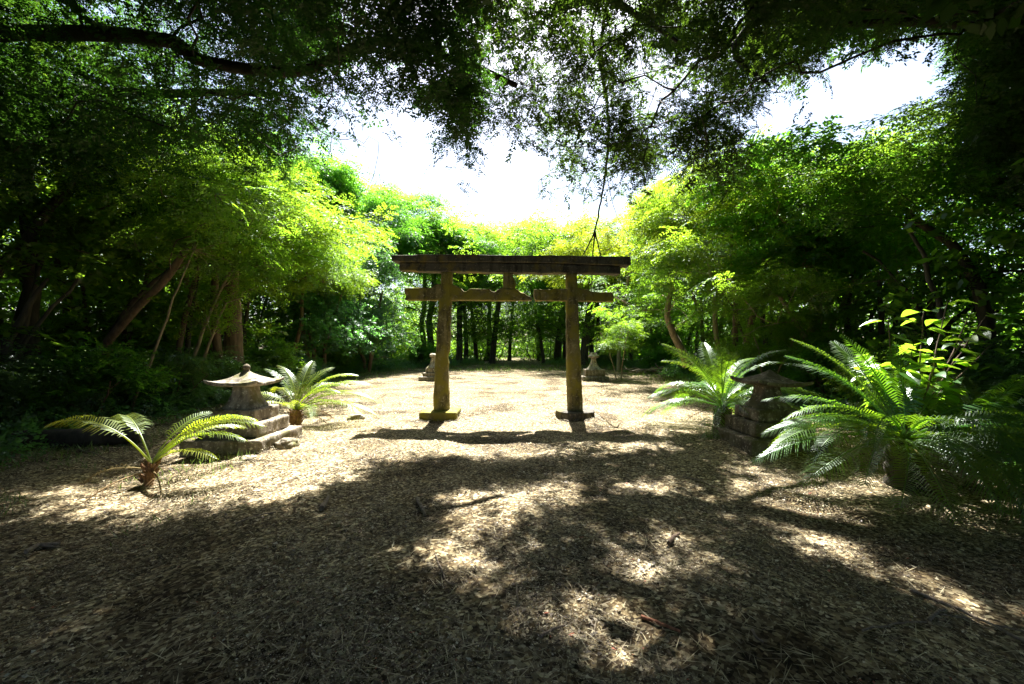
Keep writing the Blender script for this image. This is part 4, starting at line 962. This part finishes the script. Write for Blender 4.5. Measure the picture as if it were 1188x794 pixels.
def ring_fronds(g, n, L, e0, e1, c0, c1, az0=0, az1=360):
    return [(az0+(az1-az0)*(k+g.uniform(-.35, .35))/n, g.uniform(e0, e1), L*g.uniform(.82, 1.12), g.uniform(c0, c1)) for k in range(n)]
g = np.random.default_rng(71)
p = G(171, 562)
cycad(tuple(p), [(174,60,1.32,84,{'pet':.34}),(158,57,1.25,80,{'pet':.35}),(8,60,1.25,82,{'pet':.33}),(28,55,1.3,78,{'pet':.33}),(-10,48,1.15,75,{'pet':.33}),(-24,35,.9,60,{'pet':.35}),(80,66,.85,60,{'pet':.35}),(48,45,1.1,70,{'pet':.33})],
      'small cycad on a short brown stump, in front of the pale lantern', .24, .052, 'leaf_cycad_pale', 1, (.05, 0), .17, .014, 36)
for a, z in ((.6, .12), (2.2, .1), (3.9, .14)):   # its dry hanging stalks belong to the stump
    pass
p = G(343, 493)
cycad(tuple(p), [(170,70,1.2,55),(140,72,1.25,60),(110,76,1.3,55),(75,74,1.2,60),(40,60,1.5,75),(18,48,1.75,78),(0,36,1.75,70),(-18,28,1.6,66),(-40,24,1.3,60),(6,18,1.7,50),(-75,40,.9,70),(200,50,1.1,80),(235,38,1.0,70),(60,56,1.3,85),(155,55,1.2,85),(10,62,1.3,95),(-8,58,1.1,90)],
      'yellow-green cycad growing behind the pale lantern', .30, .11, 'leaf_cycad_pale', 2, (0, 0), .19, .014, 34)
p = G(838, 497)
cycad(tuple(p), ring_fronds(g, 16, 1.5, 6, 30, 45, 75)+ring_fronds(g, 13, 1.6, 34, 54, 65, 100)+ring_fronds(g, 9, 1.45, 56, 80, 45, 80),
      'full dark green cycad at the right side of the sunlit clearing', .42, .15, 'leaf_cycad', 3, (0, 0), .20, .013, 38, 'bark_dark', 1.1)
cycad((4.5, 4.75, .03), [(182,20,1.62,48),(188,30,1.5,66),(194,14,1.7,44),(202,26,1.66,62),(210,12,1.7,46),(219,24,1.62,66),(228,14,1.6,52),(238,26,1.55,74),(248,16,1.5,62),(258,28,1.5,88),(267,18,1.5,70),(276,30,1.5,92),(287,18,1.5,66),(298,26,1.5,84),(310,18,1.55,62),(322,26,1.6,76),(334,16,1.6,54),(346,28,1.65,72),(358,20,1.7,54),(172,30,1.35,58),(160,42,1.3,60),(146,60,1.35,44),(128,66,1.45,40),(110,58,1.4,56),(92,72,1.3,40),(70,62,1.45,56),(45,52,1.55,62),(22,42,1.6,62),(8,34,1.7,62),(188,48,1.25,82),(215,46,1.3,96),(242,50,1.2,104),(268,54,1.15,112),(296,46,1.25,98),(325,44,1.35,88),(150,78,1.2,30),(84,82,1.1,30),(232,2,1.45,30),(275,2,1.4,30)],
      'largest cycad, sprawling glossy fronds over the right foreground', .49, .17, 'leaf_cycad', 4, (0, 0), .17, .0125, 46, 'bark_dark', 1.12, 4, 2)
cycad((6.6, 5.9, .05), ring_fronds(g, 14, 1.5, 18, 44, 50, 85)+ring_fronds(g, 8, 1.4, 46, 70, 50, 85),
      'shaded cycad at the right edge, just behind the largest one', .4, .15, 'leaf_cycad', 5, (0, 0), .18, .016, 44, 'bark_dark')
cycad((5.7, 3.4, .0), ring_fronds(g, 12, 1.2, 12, 40, 50, 85)+ring_fronds(g, 6, 1.1, 46, 66, 50, 85),
      'dark cycad in the lower right shade, nearest the viewer', .2, .13, 'leaf_cycad', 6, (0, 0), .16, .016, 40, 'bark_dark')
cycad(tuple(G(930, 446)), ring_fronds(g, 12, 1.5, 30, 60, 60, 95)+ring_fronds(g, 5, 1.3, 60, 78, 50, 75),
      'smaller cycad seen above the dark lantern roof', .5, .13, 'leaf_cycad', 7, (0, 0), .18, .02, 34, 'bark_dark')

# broad-leaved plant beside the big cycad
def broad_leaf(m, c, d, up, L, W, g, t):
    d = nrm(np.array(d)); s = nrm(np.cross(d, up)); u = np.cross(s, d); K = 6
    w = np.array([.0, .42, .5, .42, .24, 0])*W; x = np.linspace(0, 1, K)*L; zc_ = -.22*L*(np.linspace(0, 1, K)**2)
    mid = c+d*x[:, None]+u*zc_[:, None]; lft = mid+s*w[:, None]+u*(w*.35)[:, None]; rgt = mid-s*w[:, None]+u*(w*.35)[:, None]
    for a, b in ((mid, lft), (rgt, mid)):
        m.quads(np.stack([a[:-1], b[:-1], b[1:], a[1:]], 1), t)
def broad_plant():
    g = np.random.default_rng(17); r = empty('broad_leaved_plant', (5.15, 5.4, 0), label='tall plant with large lime green leaves rising above the largest cycad', cat='plant')
    o = np.array([5.15, 5.4, 0]); st = MB(); lf = MB()
    tips = [P(1010,412,5.2),P(1030,372,5.3),P(1060,400,5.3),P(1072,362,5.5),P(1100,350,5.6),P(1120,392,5.4),P(1145,365,5.7),P(1085,425,5.1),P(1045,430,5.0),P(1150,400,5.6),P(1020,440,5.1),P(1095,450,5.2),P(1000,425,5.4),P(1125,365,5.9)]
    for k, t in enumerate(tips):
        t = np.array(tuple(t))-o; base = np.array([g.normal(0, .06), g.normal(0, .06), 0]); mid = base*.5+t*.5+np.array([0, 0, .12])
        p, rr = smooth_line([base, base*.75+t*.2+np.array([0, 0, .25]), mid+np.array([0, 0, .1]), t], [.016, .014, .010, .005], 6, g, .04); st.tube(p, rr, 6)
        for q in range(16):
            i = int(len(p)*(.42+.58*(q/15))); i = min(i, len(p)-1); a = g.uniform(0, 6.28)
            d = np.array([math.cos(a), math.sin(a), g.uniform(-.35, .25)]); c = p[i]+d*.05; L = g.uniform(.15, .28)
            broad_leaf(lf, c, d, np.array([g.normal(0, .2), g.normal(0, .2), 1.]), L, L*g.uniform(.6, .8), g, float(np.clip(g.normal(.45, .22)+(.4 if k in (0, 12, 2) else 0), 0, 1)))
    st.build('stem', 'bark_brown', r, True); lf.build('foliage', 'leaf_broad', r, True)
broad_plant()
def lime_spray(px, py, Y, label, n=26):
    g = np.random.default_rng(int(px)); c = np.array(tuple(P(px, py, Y))); 
    r = empty('young_shoot_tree', (c[0]-1.9, Y+.5, 0), label=label, cat='sapling'); o = np.array([c[0]-1.9, Y+.5, 0]); c = c-o
    st = MB(); lf = MB(); p, rr = smooth_line([(0, 0, 0), (c[0]*.4, c[1]*.4, c[2]*.4), (c[0]*.75, c[1]*.75, c[2]*.78), c], [.03, .026, .018, .008], 6, g, .03); st.tube(p, rr, 6)
    for k in range(n):
        b = c+g.normal(0, 1, 3)*np.array([.32, .3, .14]); st.tube([c+(b-c)*.0, b], [.006, .003], 4); a = g.uniform(0, 6.28); L = g.uniform(.10, .2)
        broad_leaf(lf, b, np.array([math.cos(a), math.sin(a), g.uniform(-.3, .3)]), np.array([g.normal(0, .2), g.normal(0, .2), 1.]), L, L*.6, g, float(g.uniform(.5, 1)))
    st.build('stem', 'bark_pale', r, True); lf.build('foliage', 'leaf_broad', r, True)
lime_spray(226, 290, 9.0, 'slender young tree with glowing lime leaves at the tip of the diagonal trunk')
print('faces', sum(len(me.polygons) for me in bpy.data.meshes))
